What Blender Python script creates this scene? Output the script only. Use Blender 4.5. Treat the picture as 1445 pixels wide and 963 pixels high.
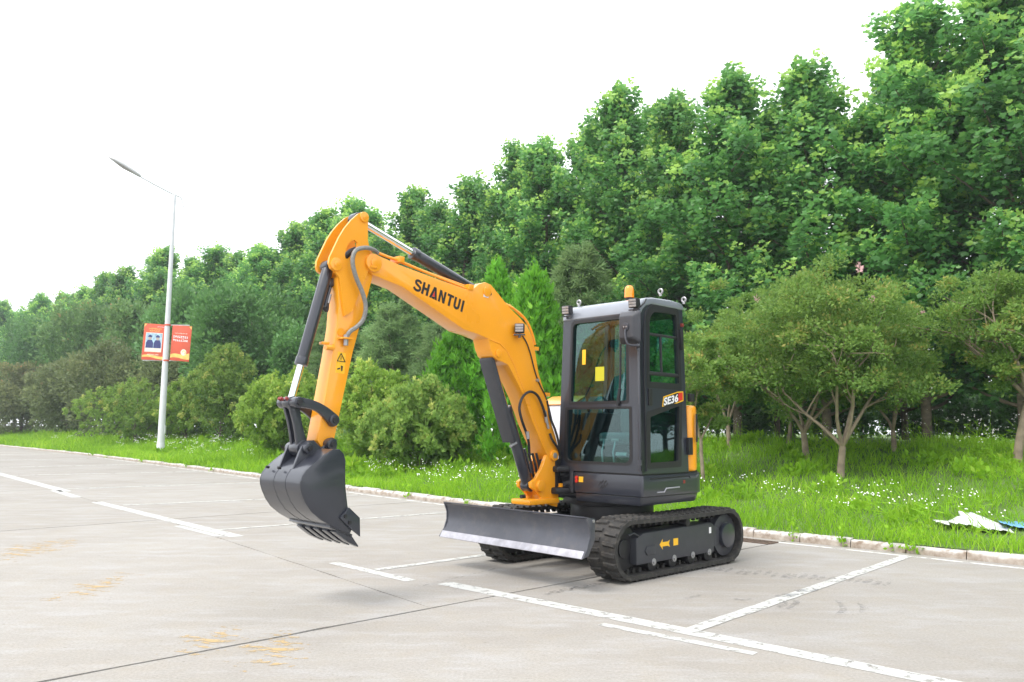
import bpy, bmesh, math, random
import numpy as np
from mathutils import Matrix, Vector
R = math.radians
random.seed(7)
rng = np.random.default_rng(11)
scene = bpy.context.scene
for o in list(bpy.data.objects):
    bpy.data.objects.remove(o)

# ---------------------------------------------------------------- camera
PW, PH, FPX = 1445., 963., 1140.
PITCH, ROLL, CH = R(6.25), R(0.5), 1.25
cp, sp, cr_, sr_ = math.cos(PITCH), math.sin(PITCH), math.cos(ROLL), math.sin(ROLL)
cam_d = bpy.data.cameras.new('camera')
cam_d.sensor_width = 36.0
cam_d.lens = 36.0 * FPX / PW
cam_d.clip_start, cam_d.clip_end = 0.1, 3000
cam = bpy.data.objects.new('camera', cam_d)
scene.collection.objects.link(cam)
cam.matrix_world = Matrix(((cr_, -sr_, 0, 0), (-sr_ * sp, -cr_ * sp, -cp, 0), (sr_ * cp, cr_ * cp, -sp, CH), (0, 0, 0, 1)))
scene.camera = cam

# ---------------------------------------------------------------- world, sun, exposure
SUN_AZ, SUN_EL = R(215), R(58)          # azimuth of the sun measured from +X, counter-clockwise
world = bpy.data.worlds.new('World')
scene.world = world
world.use_nodes = True
wn, wl = world.node_tree.nodes, world.node_tree.links
wn.clear()
w_out = wn.new('ShaderNodeOutputWorld')
w_bg = wn.new('ShaderNodeBackground')
sky = wn.new('ShaderNodeTexSky')
sky.sky_type = 'NISHITA'
sky.sun_disc = False
sky.sun_elevation = SUN_EL
sky.sun_rotation = math.pi / 2 - SUN_AZ
sky.air_density, sky.dust_density, sky.ozone_density = 1.0, 5.0, 1.0
# thin bright overcast: pale cloud layer over the clear sky, a little thinner in places
tc = wn.new('ShaderNodeTexCoord')
cn = wn.new('ShaderNodeTexNoise')
cn.inputs['Scale'].default_value = 1.6
cn.inputs['Detail'].default_value = 5
wl.new(tc.outputs['Generated'], cn.inputs['Vector'])
cr = wn.new('ShaderNodeMapRange')
cr.inputs['From Min'].default_value, cr.inputs['From Max'].default_value = 0.3, 0.7
cr.inputs['To Min'].default_value, cr.inputs['To Max'].default_value = 0.72, 0.95
wl.new(cn.outputs['Fac'], cr.inputs['Value'])
mixc = wn.new('ShaderNodeMix')
mixc.data_type = 'RGBA'
wl.new(cr.outputs['Result'], mixc.inputs['Factor'])
wl.new(sky.outputs['Color'], mixc.inputs['A'])
mixc.inputs['B'].default_value = (8.3, 8.5, 8.8, 1)
wl.new(mixc.outputs['Result'], w_bg.inputs['Color'])
w_bg.inputs['Strength'].default_value = 0.128
wl.new(w_bg.outputs['Background'], w_out.inputs['Surface'])

sun_d = bpy.data.lights.new('sun', 'SUN')
sun_d.energy, sun_d.angle, sun_d.color = 1.3, R(18), (1.0, 0.95, 0.88)
sun = bpy.data.objects.new('sun', sun_d)
scene.collection.objects.link(sun)
sdir = Vector((math.cos(SUN_AZ) * math.cos(SUN_EL), math.sin(SUN_AZ) * math.cos(SUN_EL), math.sin(SUN_EL)))
sun.rotation_euler = sdir.to_track_quat('Z', 'Y').to_euler()
sun.location = (0, 0, 40)
scene.view_settings.view_transform = 'Standard'
scene.view_settings.look = 'None'
scene.view_settings.exposure = 1.07
scene.view_settings.gamma = 1.0
scene.render.engine = 'CYCLES'
scene.cycles.max_bounces = 8
scene.cycles.transparent_max_bounces = 12

# ---------------------------------------------------------------- pixel helpers (photograph pixels to directions)
def ray(px, py):
    x = (px - PW / 2) / FPX; y = -(py - PH / 2) / FPX
    x, y = x * cr_ - y * sr_, x * sr_ + y * cr_
    return Vector((x, cp - y * sp, sp + y * cp))
def ground(px, py, z=0.0):
    d = ray(px, py); t = (z - CH) / d.z
    return Vector((0, 0, CH)) + d * t
def proj(P):
    x, y, z = P[0], P[1], P[2] - CH
    fw = y * cp + z * sp; up = -y * sp + z * cp
    u, v = x / fw, up / fw
    u, v = u * cr_ + v * sr_, -u * sr_ + v * cr_
    return PW / 2 + u * FPX, PH / 2 - v * FPX
def height_at(px, py, Y):
    d = ray(px, py)
    return CH + d.z * (Y / d.y)

# ---------------------------------------------------------------- materials
def newmat(name):
    m = bpy.data.materials.new(name); m.use_nodes = True
    nt = m.node_tree
    return m, nt, nt.nodes['Principled BSDF'], nt.nodes['Material Output']
def col(c): return (c[0], c[1], c[2], 1)
def paint(name, c, rough=0.35, coat=0.0, metal=0.0, var=0.08, dirt=0.0, scale=6.0, spec=0.5, bump=0.0):
    m, nt, b, out = newmat(name)
    N, L = nt.nodes, nt.links
    tcx = N.new('ShaderNodeTexCoord')
    n = N.new('ShaderNodeTexNoise'); n.inputs['Scale'].default_value = scale; n.inputs['Detail'].default_value = 6
    L.new(tcx.outputs['Object'], n.inputs['Vector'])
    r = N.new('ShaderNodeValToRGB')
    r.color_ramp.elements[0].position, r.color_ramp.elements[1].position = 0.3, 0.7
    r.color_ramp.elements[0].color = col([x * (1 - var) for x in c])
    r.color_ramp.elements[1].color = col([min(1, x * (1 + var)) for x in c])
    L.new(n.outputs['Fac'], r.inputs['Fac'])
    src = r.outputs['Color']
    if dirt > 0:
        n2 = N.new('ShaderNodeTexNoise'); n2.inputs['Scale'].default_value = scale * 2.3; n2.inputs['Detail'].default_value = 8; n2.inputs['Roughness'].default_value = 0.7
        L.new(tcx.outputs['Object'], n2.inputs['Vector'])
        mr = N.new('ShaderNodeMapRange'); mr.inputs['From Min'].default_value = 0.5; mr.inputs['From Max'].default_value = 0.75; mr.inputs['To Max'].default_value = dirt
        L.new(n2.outputs['Fac'], mr.inputs['Value'])
        mx = N.new('ShaderNodeMix'); mx.data_type = 'RGBA'
        L.new(mr.outputs['Result'], mx.inputs['Factor']); L.new(src, mx.inputs['A'])
        mx.inputs['B'].default_value = (0.22, 0.19, 0.15, 1)
        src = mx.outputs['Result']
    L.new(src, b.inputs['Base Color'])
    rr = N.new('ShaderNodeMapRange'); rr.inputs['To Min'].default_value = max(0.02, rough * 0.93); rr.inputs['To Max'].default_value = min(1, rough * 1.07)
    L.new(n.outputs['Fac'], rr.inputs['Value']); L.new(rr.outputs['Result'], b.inputs['Roughness'])
    b.inputs['Metallic'].default_value = metal
    b.inputs['Specular IOR Level'].default_value = spec
    if coat: b.inputs['Coat Weight'].default_value = coat; b.inputs['Coat Roughness'].default_value = 0.08
    if bump:
        bp = N.new('ShaderNodeBump'); bp.inputs['Strength'].default_value = bump; bp.inputs['Distance'].default_value = 0.01
        n3 = N.new('ShaderNodeTexNoise'); n3.inputs['Scale'].default_value = scale * 8; n3.inputs['Detail'].default_value = 5
        L.new(tcx.outputs['Object'], n3.inputs['Vector']); L.new(n3.outputs['Fac'], bp.inputs['Height']); L.new(bp.outputs['Normal'], b.inputs['Normal'])
    return m
def leafmat(name, c_lo, c_hi, trans=0.35, rough=0.5, spec=0.25, young=None):
    """leaf: per-leaf 'tone' attribute picks between two leaf colours (and a third for young growth)"""
    m, nt, b, out = newmat(name)
    N, L = nt.nodes, nt.links
    at = N.new('ShaderNodeAttribute'); at.attribute_name = 'tone'
    oi = N.new('ShaderNodeObjectInfo')
    r = N.new('ShaderNodeValToRGB')
    e = r.color_ramp.elements
    e[0].color, e[1].color = col(c_lo), col(c_hi)
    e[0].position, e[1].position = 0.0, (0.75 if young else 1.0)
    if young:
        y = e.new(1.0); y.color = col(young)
    L.new(at.outputs['Fac'], r.inputs['Fac'])
    hsv = N.new('ShaderNodeHueSaturation')
    mr = N.new('ShaderNodeMapRange'); mr.inputs['To Min'].default_value = 0.85; mr.inputs['To Max'].default_value = 1.15
    L.new(oi.outputs['Random'], mr.inputs['Value']); L.new(mr.outputs['Result'], hsv.inputs['Value'])
    L.new(r.outputs['Color'], hsv.inputs['Color'])
    L.new(hsv.outputs['Color'], b.inputs['Base Color'])
    b.inputs['Roughness'].default_value = rough
    b.inputs['Specular IOR Level'].default_value = spec
    t = N.new('ShaderNodeBsdfTranslucent')
    hs2 = N.new('ShaderNodeHueSaturation'); hs2.inputs['Value'].default_value = 1.5; hs2.inputs['Hue'].default_value = 0.485
    L.new(hsv.outputs['Color'], hs2.inputs['Color']); L.new(hs2.outputs['Color'], t.inputs['Color'])
    mx = N.new('ShaderNodeMixShader'); mx.inputs['Fac'].default_value = trans
    L.new(b.outputs['BSDF'], mx.inputs[1]); L.new(t.outputs['BSDF'], mx.inputs[2]); L.new(mx.outputs['Shader'], out.inputs['Surface'])
    return m
def glassmat(name, tint, refl=0.08):
    m, nt, b, out = newmat(name)
    N, L = nt.nodes, nt.links
    N.remove(b)
    tr = N.new('ShaderNodeBsdfTransparent'); tr.inputs['Color'].default_value = col(tint)
    g = N.new('ShaderNodeBsdfGlossy'); g.inputs['Roughness'].default_value = 0.015; g.inputs['Color'].default_value = (0.72, 0.98, 0.98, 1)
    fr = N.new('ShaderNodeLayerWeight'); fr.inputs['Blend'].default_value = 0.5
    pw = N.new('ShaderNodeMath'); pw.operation = 'POWER'; pw.inputs[1].default_value = 4.0
    L.new(fr.outputs['Facing'], pw.inputs[0])
    ad = N.new('ShaderNodeMath'); ad.operation = 'MULTIPLY_ADD'; ad.inputs[1].default_value = 0.8; ad.inputs[2].default_value = refl; ad.use_clamp = True
    L.new(pw.outputs['Value'], ad.inputs[0])
    mx = N.new('ShaderNodeMixShader')
    L.new(ad.outputs['Value'], mx.inputs['Fac']); L.new(tr.outputs['BSDF'], mx.inputs[1]); L.new(g.outputs['BSDF'], mx.inputs[2])
    L.new(mx.outputs['Shader'], out.inputs['Surface'])
    return m
def wornpaint(name, c, lo, hi, scale=9.0, stretch=(1, 1, 1), rough=0.75, detail=10):
    """road paint worn through: transparent where the noise mask says the paint is gone"""
    m, nt, b, out = newmat(name)
    N, L = nt.nodes, nt.links
    tcx = N.new('ShaderNodeTexCoord'); mp = N.new('ShaderNodeMapping'); mp.inputs['Scale'].default_value = stretch
    L.new(tcx.outputs['Object'], mp.inputs['Vector'])
    n = N.new('ShaderNodeTexNoise'); n.inputs['Scale'].default_value = scale; n.inputs['Detail'].default_value = detail; n.inputs['Roughness'].default_value = 0.65
    L.new(mp.outputs['Vector'], n.inputs['Vector'])
    mr = N.new('ShaderNodeMapRange'); mr.inputs['From Min'].default_value = lo; mr.inputs['From Max'].default_value = hi
    L.new(n.outputs['Fac'], mr.inputs['Value'])
    b.inputs['Base Color'].default_value = col(c); b.inputs['Roughness'].default_value = rough
    t = N.new('ShaderNodeBsdfTransparent')
    mx = N.new('ShaderNodeMixShader')
    L.new(mr.outputs['Result'], mx.inputs['Fac']); L.new(t.outputs['BSDF'], mx.inputs[1]); L.new(b.outputs['BSDF'], mx.inputs[2])
    L.new(mx.outputs['Shader'], out.inputs['Surface'])
    return m
def concretemat(name):
    m, nt, b, out = newmat(name)
    N, L = nt.nodes, nt.links
    geo = N.new('ShaderNodeNewGeometry'); oi = N.new('ShaderNodeObjectInfo')
    def noise(scale, detail=6, rough=0.6, stretch=None):
        n = N.new('ShaderNodeTexNoise'); n.inputs['Scale'].default_value = scale; n.inputs['Detail'].default_value = detail; n.inputs['Roughness'].default_value = rough
        src = geo.outputs['Position']
        if stretch:
            mp = N.new('ShaderNodeMapping'); mp.inputs['Rotation'].default_value = (0, 0, stretch[0]); mp.inputs['Scale'].default_value = stretch[1:]
            L.new(src, mp.inputs['Vector']); src = mp.outputs['Vector']
        L.new(src, n.inputs['Vector']); return n.outputs['Fac']
    def ramp(fac, p0, c0, p1, c1):
        r = N.new('ShaderNodeValToRGB'); e = r.color_ramp.elements
        e[0].position, e[1].position = p0, p1; e[0].color, e[1].color = col(c0), col(c1)
        L.new(fac, r.inputs['Fac']); return r.outputs['Color']
    def mix(fac, a, bb, mode='MIX'):
        x = N.new('ShaderNodeMix'); x.data_type = 'RGBA'; x.blend_type = mode
        if isinstance(fac, float): x.inputs['Factor'].default_value = fac
        else: L.new(fac, x.inputs['Factor'])
        for s, v in (('A', a), ('B', bb)):
            if isinstance(v, tuple): x.inputs[s].default_value = col(v)
            else: L.new(v, x.inputs[s])
        return x.outputs['Result']
    base = ramp(noise(0.42, 9, 0.68), 0.34, (0.272, 0.254, 0.230), 0.66, (0.335, 0.322, 0.302))
    # brushed laitance streaks across the slabs
    st = ramp(noise(1.9, 10, 0.72, (R(-12), 0.6, 2.0, 1)), 0.48, (0, 0, 0), 0.72, (0.8, 0.8, 0.8))
    base = mix(st, base, (0.372, 0.369, 0.370))
    blot = ramp(noise(3.3, 9, 0.7), 0.46, (0, 0, 0), 0.8, (0.7, 0.7, 0.7))
    base = mix(blot, base, (0.30, 0.27, 0.225))
    fine = ramp(noise(60, 6, 0.75), 0.3, (0.80, 0.80, 0.79), 0.7, (1.15, 1.15, 1.15))
    base = mix(1.0, base, fine, 'MULTIPLY')
    speck = ramp(noise(17, 10, 0.78), 0.33, (0.62, 0.58, 0.53), 0.41, (1, 1, 1))
    base = mix(0.7, base, speck, 'MULTIPLY')
    # each slab was poured from another batch
    mr = N.new('ShaderNodeMapRange'); mr.inputs['To Min'].default_value = 0.95; mr.inputs['To Max'].default_value = 1.04
    L.new(oi.outputs['Random'], mr.inputs['Value'])
    hsv = N.new('ShaderNodeHueSaturation'); L.new(mr.outputs['Result'], hsv.inputs['Value']); L.new(base, hsv.inputs['Color'])
    L.new(hsv.outputs['Color'], b.inputs['Base Color'])
    b.inputs['Roughness'].default_value = 0.9
    b.inputs['Specular IOR Level'].default_value = 0.12
    bp = N.new('ShaderNodeBump'); bp.inputs['Strength'].default_value = 0.35; bp.inputs['Distance'].default_value = 0.004
    L.new(noise(30, 8, 0.7), bp.inputs['Height']); L.new(bp.outputs['Normal'], b.inputs['Normal'])
    return m

M = {}
M['yellow'] = paint('yellow_paint', (0.86, 0.345, 0.016), 0.28, coat=0.4, var=0.04, spec=0.45, dirt=0.05, scale=3.0)
M['dark'] = paint('dark_grey_paint', (0.026, 0.029, 0.040), 0.30, coat=0.4, var=0.03, scale=2.0)
M['darkmatt'] = paint('dark_grey_satin', (0.040, 0.042, 0.050), 0.5, var=0.12, dirt=0.06)
M['roof'] = paint('roof_paint_sky_sheen', (0.21, 0.23, 0.265), 0.22, coat=0.5, var=0.04)  # grey lightened to paint in the sky's reflection on the roof
M['hood'] = paint('hood_paint_sky_sheen', (0.55, 0.57, 0.62), 0.3, coat=0.4, var=0.04)  # white sky mirrored in the glossy hood, put into its base colour
M['blade'] = paint('blade_grey_paint', (0.060, 0.064, 0.080), 0.38, var=0.2, dirt=0.22, scale=4)
M['edge'] = paint('worn_steel_edge', (0.36, 0.36, 0.40), 0.5, metal=0.2, var=0.2, dirt=0.3, scale=14)
M['rubber'] = paint('black_rubber', (0.026, 0.025, 0.024), 0.72, var=0.3, dirt=0.35, scale=12, bump=0.3)
M['hose'] = paint('black_hose', (0.018, 0.018, 0.020), 0.55, var=0.1)
M['greyhose'] = paint('grey_braided_hose', (0.20, 0.20, 0.19), 0.55, var=0.2, scale=60)
M['chrome'] = paint('chrome_rod', (0.75, 0.76, 0.78), 0.12, metal=1.0, var=0.02)
M['steel'] = paint('zinc_steel', (0.36, 0.36, 0.37), 0.4, metal=0.6, var=0.1)
M['black'] = paint('black_plastic', (0.013, 0.013, 0.015), 0.5, var=0.15)
M['interior'] = paint('cab_interior_grey', (0.09, 0.095, 0.10), 0.7, var=0.1)
M['seatgrey'] = paint('seat_cover_grey', (0.13, 0.14, 0.15), 0.6, var=0.1)
M['red'] = paint('red_print', (0.62, 0.03, 0.02), 0.45, var=0.03)
M['redgrease'] = paint('red_cap', (0.22, 0.03, 0.025), 0.5, var=0.1)
M['white'] = paint('white_print', (0.80, 0.80, 0.80), 0.45, var=0.03)
M['stickeryellow'] = paint('sticker_yellow', (0.85, 0.48, 0.02), 0.45, var=0.03)
M['lime'] = paint('sticker_lime', (0.50, 0.47, 0.02), 0.5, var=0.03)
M['print'] = paint('black_print', (0.012, 0.012, 0.014), 0.5, var=0.05)
M['amber'] = paint('amber_lens', (0.95, 0.28, 0.01), 0.18, coat=0.5, var=0.02)
M['lens'] = paint('lamp_lens', (0.26, 0.24, 0.23), 0.15, coat=0.6, var=0.15, scale=40)
M['glass'] = glassmat('tinted_cab_glass', (0.34, 0.62, 0.62), 0.10)
M['concrete'] = concretemat('concrete_slab')
M['joint'] = paint('joint_dirt', (0.075, 0.07, 0.06), 0.95, var=0.4, scale=20)
M['kerb'] = paint('kerb_concrete', (0.33, 0.30, 0.27), 0.9, var=0.3, scale=5, dirt=0.5, bump=0.5)
M['kerbpaint'] = wornpaint('kerb_whitewash', (0.74, 0.73, 0.72), 0.36, 0.50, 7.0)
M['linepaint'] = wornpaint('white_line_paint', (0.465, 0.47, 0.45), 0.34, 0.47, 13.0)
M['linefaint'] = wornpaint('faint_line_paint', (0.475, 0.475, 0.45), 0.36, 0.50, 8.0)
M['gutter'] = wornpaint('gutter_whitewash', (0.66, 0.65, 0.63), 0.36, 0.5, 4.0)
M['yellowworn'] = wornpaint('worn_yellow_paint', (0.52, 0.385, 0.19), 0.47, 0.56, 11.0, (1, 1, 1), detail=5)
def patchmat(name, c):
    """ghost of old lettering: worn flecks of paint that thin out towards the edge of the patch"""
    m, nt, b, out = newmat(name); N, L = nt.nodes, nt.links
    tcx = N.new('ShaderNodeTexCoord'); oi = N.new('ShaderNodeObjectInfo')
    def noise(scale, st, detail):
        mp = N.new('ShaderNodeMapping'); mp.inputs['Scale'].default_value = st; L.new(tcx.outputs['Object'], mp.inputs['Vector'])
        n = N.new('ShaderNodeTexNoise'); n.inputs['Scale'].default_value = scale; n.inputs['Detail'].default_value = detail; n.inputs['Roughness'].default_value = .6
        L.new(mp.outputs['Vector'], n.inputs['Vector']); return n.outputs['Fac']
    def math_(op, a, bb, clamp=False):
        x = N.new('ShaderNodeMath'); x.operation = op; x.use_clamp = clamp
        for i_, v in enumerate((a, bb)):
            if isinstance(v, float): x.inputs[i_].default_value = v
            else: L.new(v, x.inputs[i_])
        return x.outputs['Value']
    g = N.new('ShaderNodeVectorMath'); g.operation = 'DISTANCE'; L.new(tcx.outputs['Generated'], g.inputs[0]); g.inputs[1].default_value = (.5, .5, 0)
    fall = math_('MULTIPLY', g.outputs['Value'], .42)
    v = math_('SUBTRACT', math_('ADD', math_('MULTIPLY', noise(5.0, (1, 2.4, 1), 3), .62), math_('MULTIPLY', noise(26.0, (1, 1.8, 1), 8), .38)), fall)
    mr = N.new('ShaderNodeMapRange'); mr.inputs['From Min'].default_value = .275; mr.inputs['From Max'].default_value = .33; mr.inputs['To Max'].default_value = .75; L.new(v, mr.inputs['Value'])
    b.inputs['Base Color'].default_value = col(c); b.inputs['Roughness'].default_value = .8
    t = N.new('ShaderNodeBsdfTransparent'); mx = N.new('ShaderNodeMixShader')
    L.new(mr.outputs['Result'], mx.inputs['Fac']); L.new(t.outputs['BSDF'], mx.inputs[1]); L.new(b.outputs['BSDF'], mx.inputs[2]); L.new(mx.outputs['Shader'], out.inputs['Surface'])
    return m
M['yellowghost'] = patchmat('worn_yellow_lettering', (0.50, 0.36, 0.17))
M['scuff'] = wornpaint('tyre_scuff', (0.12, 0.12, 0.13), 0.42, 1.1, 22.0)
M['scuffdark'] = wornpaint('oil_scuff', (0.14, 0.15, 0.18), 0.40, 0.95, 16.0)
M['soil'] = paint('bank_soil_and_thatch', (0.085, 0.145, 0.03), 0.95, var=0.3, scale=3.0, bump=0.4)
M['earth'] = paint('far_ground', (0.10, 0.13, 0.05), 0.95, var=0.3, scale=0.3)
M['grass'] = leafmat('grass_blade', (0.125, 0.285, 0.016), (0.27, 0.50, 0.032), 0.48, 0.55, 0.2, (0.40, 0.54, 0.08))
M['flower'] = paint('white_petals', (0.80, 0.79, 0.76), 0.7, var=0.05)
M['plane_leaf'] = leafmat('plane_tree_leaf', (0.040, 0.148, 0.044), (0.122, 0.318, 0.078), 0.44, 0.40, 0.45, (0.34, 0.56, 0.12))
M['juniper'] = leafmat('juniper_sprig', (0.125, 0.255, 0.035), (0.28, 0.44, 0.075), 0.38, 0.55, 0.2, (0.48, 0.56, 0.14))
M['juniper_dull'] = leafmat('dull_juniper_sprig', (0.115, 0.225, 0.045), (0.25, 0.39, 0.085), 0.36, 0.6, 0.2, (0.42, 0.46, 0.13))
M['arbor'] = leafmat('arborvitae_spray', (0.065, 0.235, 0.018), (0.16, 0.43, 0.035), 0.4, 0.5, 0.2, (0.28, 0.54, 0.06))
M['cedar'] = leafmat('cedar_needles', (0.11, 0.215, 0.085), (0.22, 0.34, 0.135), 0.34, 0.6, 0.2, (0.28, 0.37, 0.14))
M['broad'] = leafmat('broad_dark_leaf', (0.050, 0.150, 0.042), (0.130, 0.285, 0.080), 0.36, 0.45, 0.35, (0.22, 0.36, 0.13))
M['gold'] = leafmat('rusty_green_leaf', (0.070, 0.170, 0.050), (0.165, 0.295, 0.095), 0.36, 0.5, 0.25, (0.42, 0.29, 0.12))
M['myrtle'] = leafmat('crepe_myrtle_leaf', (0.075, 0.175, 0.036), (0.185, 0.305, 0.066), 0.44, 0.5, 0.25, (0.42, 0.35, 0.11))
M['myrtle_red'] = leafmat('reddish_myrtle_leaf', (0.105, 0.145, 0.060), (0.21, 0.235, 0.10), 0.38, 0.5, 0.25, (0.42, 0.18, 0.12))
M['myrtle_brown'] = leafmat('brownish_myrtle_leaf', (0.100, 0.150, 0.060), (0.21, 0.26, 0.11), 0.38, 0.5, 0.25, (0.33, 0.24, 0.13))
M['blossom'] = paint('pink_blossom', (0.62, 0.40, 0.40), 0.7, var=0.15)
M['bark'] = paint('grey_brown_bark', (0.17, 0.135, 0.10), 0.9, var=0.35, scale=9, bump=0.6)
M['bark_pale'] = paint('pale_smooth_bark', (0.28, 0.22, 0.16), 0.8, var=0.3, scale=7, bump=0.3)
M['pole'] = paint('white_lamp_post_paint', (0.62, 0.64, 0.66), 0.4, var=0.05)
M['lampgrey'] = paint('grey_lamp_head', (0.42, 0.43, 0.43), 0.4, var=0.08)
M['bannerred'] = paint('red_orange_banner', (0.60, 0.10, 0.05), 0.6, var=0.08, scale=3)
M['bannerpic'] = paint('banner_photo_blue', (0.34, 0.50, 0.62), 0.6, var=0.35, scale=9)
M['bannersuit'] = paint('banner_photo_navy', (0.035, 0.045, 0.16), 0.6, var=0.2, scale=12)
M['bannerhead'] = paint('banner_photo_skin', (0.42, 0.36, 0.32), 0.6, var=0.15, scale=12)
M['bannergold'] = paint('banner_gold', (0.80, 0.52, 0.14), 0.6, var=0.2, scale=6)
M['bannercream'] = paint('banner_cream', (0.80, 0.70, 0.58), 0.6, var=0.1)
M['sheet'] = paint('white_plastic_sheet', (0.62, 0.63, 0.64), 0.4, var=0.1)
M['sheetblue'] = paint('blue_plastic_sheet', (0.16, 0.38, 0.66), 0.4, var=0.15)
M['iron'] = paint('rusty_cast_iron', (0.11, 0.075, 0.055), 0.8, var=0.3, scale=14)

# ---------------------------------------------------------------- object helpers
COL = scene.collection
def link(name, me, mat=None, parent=None, mw=None):
    o = bpy.data.objects.new(name, me)
    COL.objects.link(o)
    if mat is not None and me is not None and len(me.materials) == 0: me.materials.append(mat)
    if parent is not None: o.parent = parent
    if mw is not None: o.matrix_local = mw
    return o
def tag(o, label, cat, group=None):
    o['label'] = label; o['category'] = cat
    if group: o['group'] = group
    return o
def empty(name, loc, rz=0.0):
    o = bpy.data.objects.new(name, None); COL.objects.link(o)
    o.location = loc; o.rotation_euler = (0, 0, rz); o.empty_display_size = 0.3
    return o
class MB:
    def __init__(s, T=None):
        s.v, s.f, s.T = [], [], T
    def add(s, vs, fs):
        k = len(s.v)
        s.v += [Vector(v) for v in vs]; s.f += [tuple(i + k for i in f) for f in fs]
        return s
    def box(s, c, size, rot=None):
        hx, hy, hz = size[0] / 2, size[1] / 2, size[2] / 2
        vs = [Vector((x, y, z)) for x in (-hx, hx) for y in (-hy, hy) for z in (-hz, hz)]
        if rot is not None: vs = [rot @ v for v in vs]
        c = Vector(c)
        return s.add([v + c for v in vs], [(0, 1, 3, 2), (4, 6, 7, 5), (0, 4, 5, 1), (2, 3, 7, 6), (0, 2, 6, 4), (1, 5, 7, 3)])
    def prism(s, A, B):
        n = len(A)
        return s.add(list(A) + list(B), [tuple(range(n - 1, -1, -1)), tuple(range(n, 2 * n))] + [(i, (i + 1) % n, (i + 1) % n + n, i + n) for i in range(n)])
    def plate(s, xz, y0, y1):
        return s.prism([(p[0], y0, p[1]) for p in xz], [(p[0], y1, p[1]) for p in xz])
    def slab(s, xy, z0, z1):
        return s.prism([(p[0], p[1], z0) for p in xy], [(p[0], p[1], z1) for p in xy])
    def cyl(s, p0, p1, r, n=16, r2=None):
        p0, p1 = Vector(p0), Vector(p1); d = (p1 - p0).normalized()
        u = d.orthogonal().normalized(); w = d.cross(u); r2 = r if r2 is None else r2
        A = [p0 + (u * math.cos(2 * math.pi * i / n) + w * math.sin(2 * math.pi * i / n)) * r for i in range(n)]
        B = [p1 + (u * math.cos(2 * math.pi * i / n) + w * math.sin(2 * math.pi * i / n)) * r2 for i in range(n)]
        return s.prism(A, B)
    def tube(s, path, r, n=8):
        P = [Vector(p) for p in path]; k = len(s.v); rs = r if hasattr(r, '__len__') else [r] * len(P)
        u = None
        for i, p in enumerate(P):
            d = (P[min(i + 1, len(P) - 1)] - P[max(i - 1, 0)]).normalized()
            u = d.orthogonal().normalized() if u is None else (u - d * u.dot(d)).normalized()
            w = d.cross(u)
            for j in range(n):
                a = 2 * math.pi * j / n
                s.v.append(p + (u * math.cos(a) + w * math.sin(a)) * rs[i])
        for i in range(len(P) - 1):
            for j in range(n):
                s.f.append((k + i * n + j, k + i * n + (j + 1) % n, k + (i + 1) * n + (j + 1) % n, k + (i + 1) * n + j))
        s.f.append(tuple(k + j for j in range(n - 1, -1, -1))); s.f.append(tuple(k + (len(P) - 1) * n + j for j in range(n)))
        return s
    def grid(s, rows, close=False):
        k = len(s.v); n = len(rows[0])
        for r_ in rows: s.v += [Vector(p) for p in r_]
        for i in range(len(rows) - 1):
            for j in range(n if close else n - 1):
                s.f.append((k + i * n + j, k + i * n + (j + 1) % n, k + (i + 1) * n + (j + 1) % n, k + (i + 1) * n + j))
        return s
    def holed(s, outer, holes, fmap):
        """flat panel with openings: outer and holes are 2D loops, fmap(u, v, d) gives the 3D point at depth d (0 or 1)"""
        bm = bmesh.new()
        for loop in [outer] + list(holes):
            vs = [bm.verts.new((p[0], p[1], 0)) for p in loop]
            for i in range(len(vs)): bm.edges.new((vs[i], vs[(i + 1) % len(vs)]))
        bmesh.ops.triangle_fill(bm, edges=bm.edges[:], use_beauty=True)
        bm.verts.index_update()
        pts = [v.co.copy() for v in bm.verts]; tris = [tuple(v.index for v in f.verts) for f in bm.faces]
        bm.free()
        k = len(s.v); n = len(pts)
        s.v += [Vector(fmap(p.x, p.y, 0)) for p in pts] + [Vector(fmap(p.x, p.y, 1)) for p in pts]
        s.f += [tuple(i + k for i in t) for t in tris] + [tuple(i + k + n for i in reversed(t)) for t in tris]
        b0 = 0
        for loop in [outer] + list(holes):
            m = len(loop)
            for i in range(m):
                a, c = b0 + i, b0 + (i + 1) % m
                s.f.append((k + a, k + c, k + c + n, k + a + n))
            b0 += m
        return s
    def mesh(s, name, bevel=0.0, angle=35, seg=2):
        me = bpy.data.meshes.new(name)
        vs = s.v if s.T is None else [s.T @ v for v in s.v]
        me.from_pydata([tuple(v) for v in vs], [], s.f)
        bm = bmesh.new(); bm.from_mesh(me)
        bmesh.ops.remove_doubles(bm, verts=bm.verts[:], dist=1e-5)
        bmesh.ops.recalc_face_normals(bm, faces=bm.faces[:])
        if bevel:
            es = [e for e in bm.edges if len(e.link_faces) == 2 and e.calc_face_angle(0) > R(30)]
            bmesh.ops.bevel(bm, geom=es, offset=bevel, segments=seg, affect='EDGES', profile=0.6, clamp_overlap=True)
        bm.to_mesh(me); bm.free()
        me.shade_smooth()
        me.set_sharp_from_angle(angle=R(angle))
        return me
    def build(s, name, mat, parent=None, bevel=0.0, angle=35, seg=2):
        return link(name, s.mesh(name, bevel, angle, seg), M[mat], parent)
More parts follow.
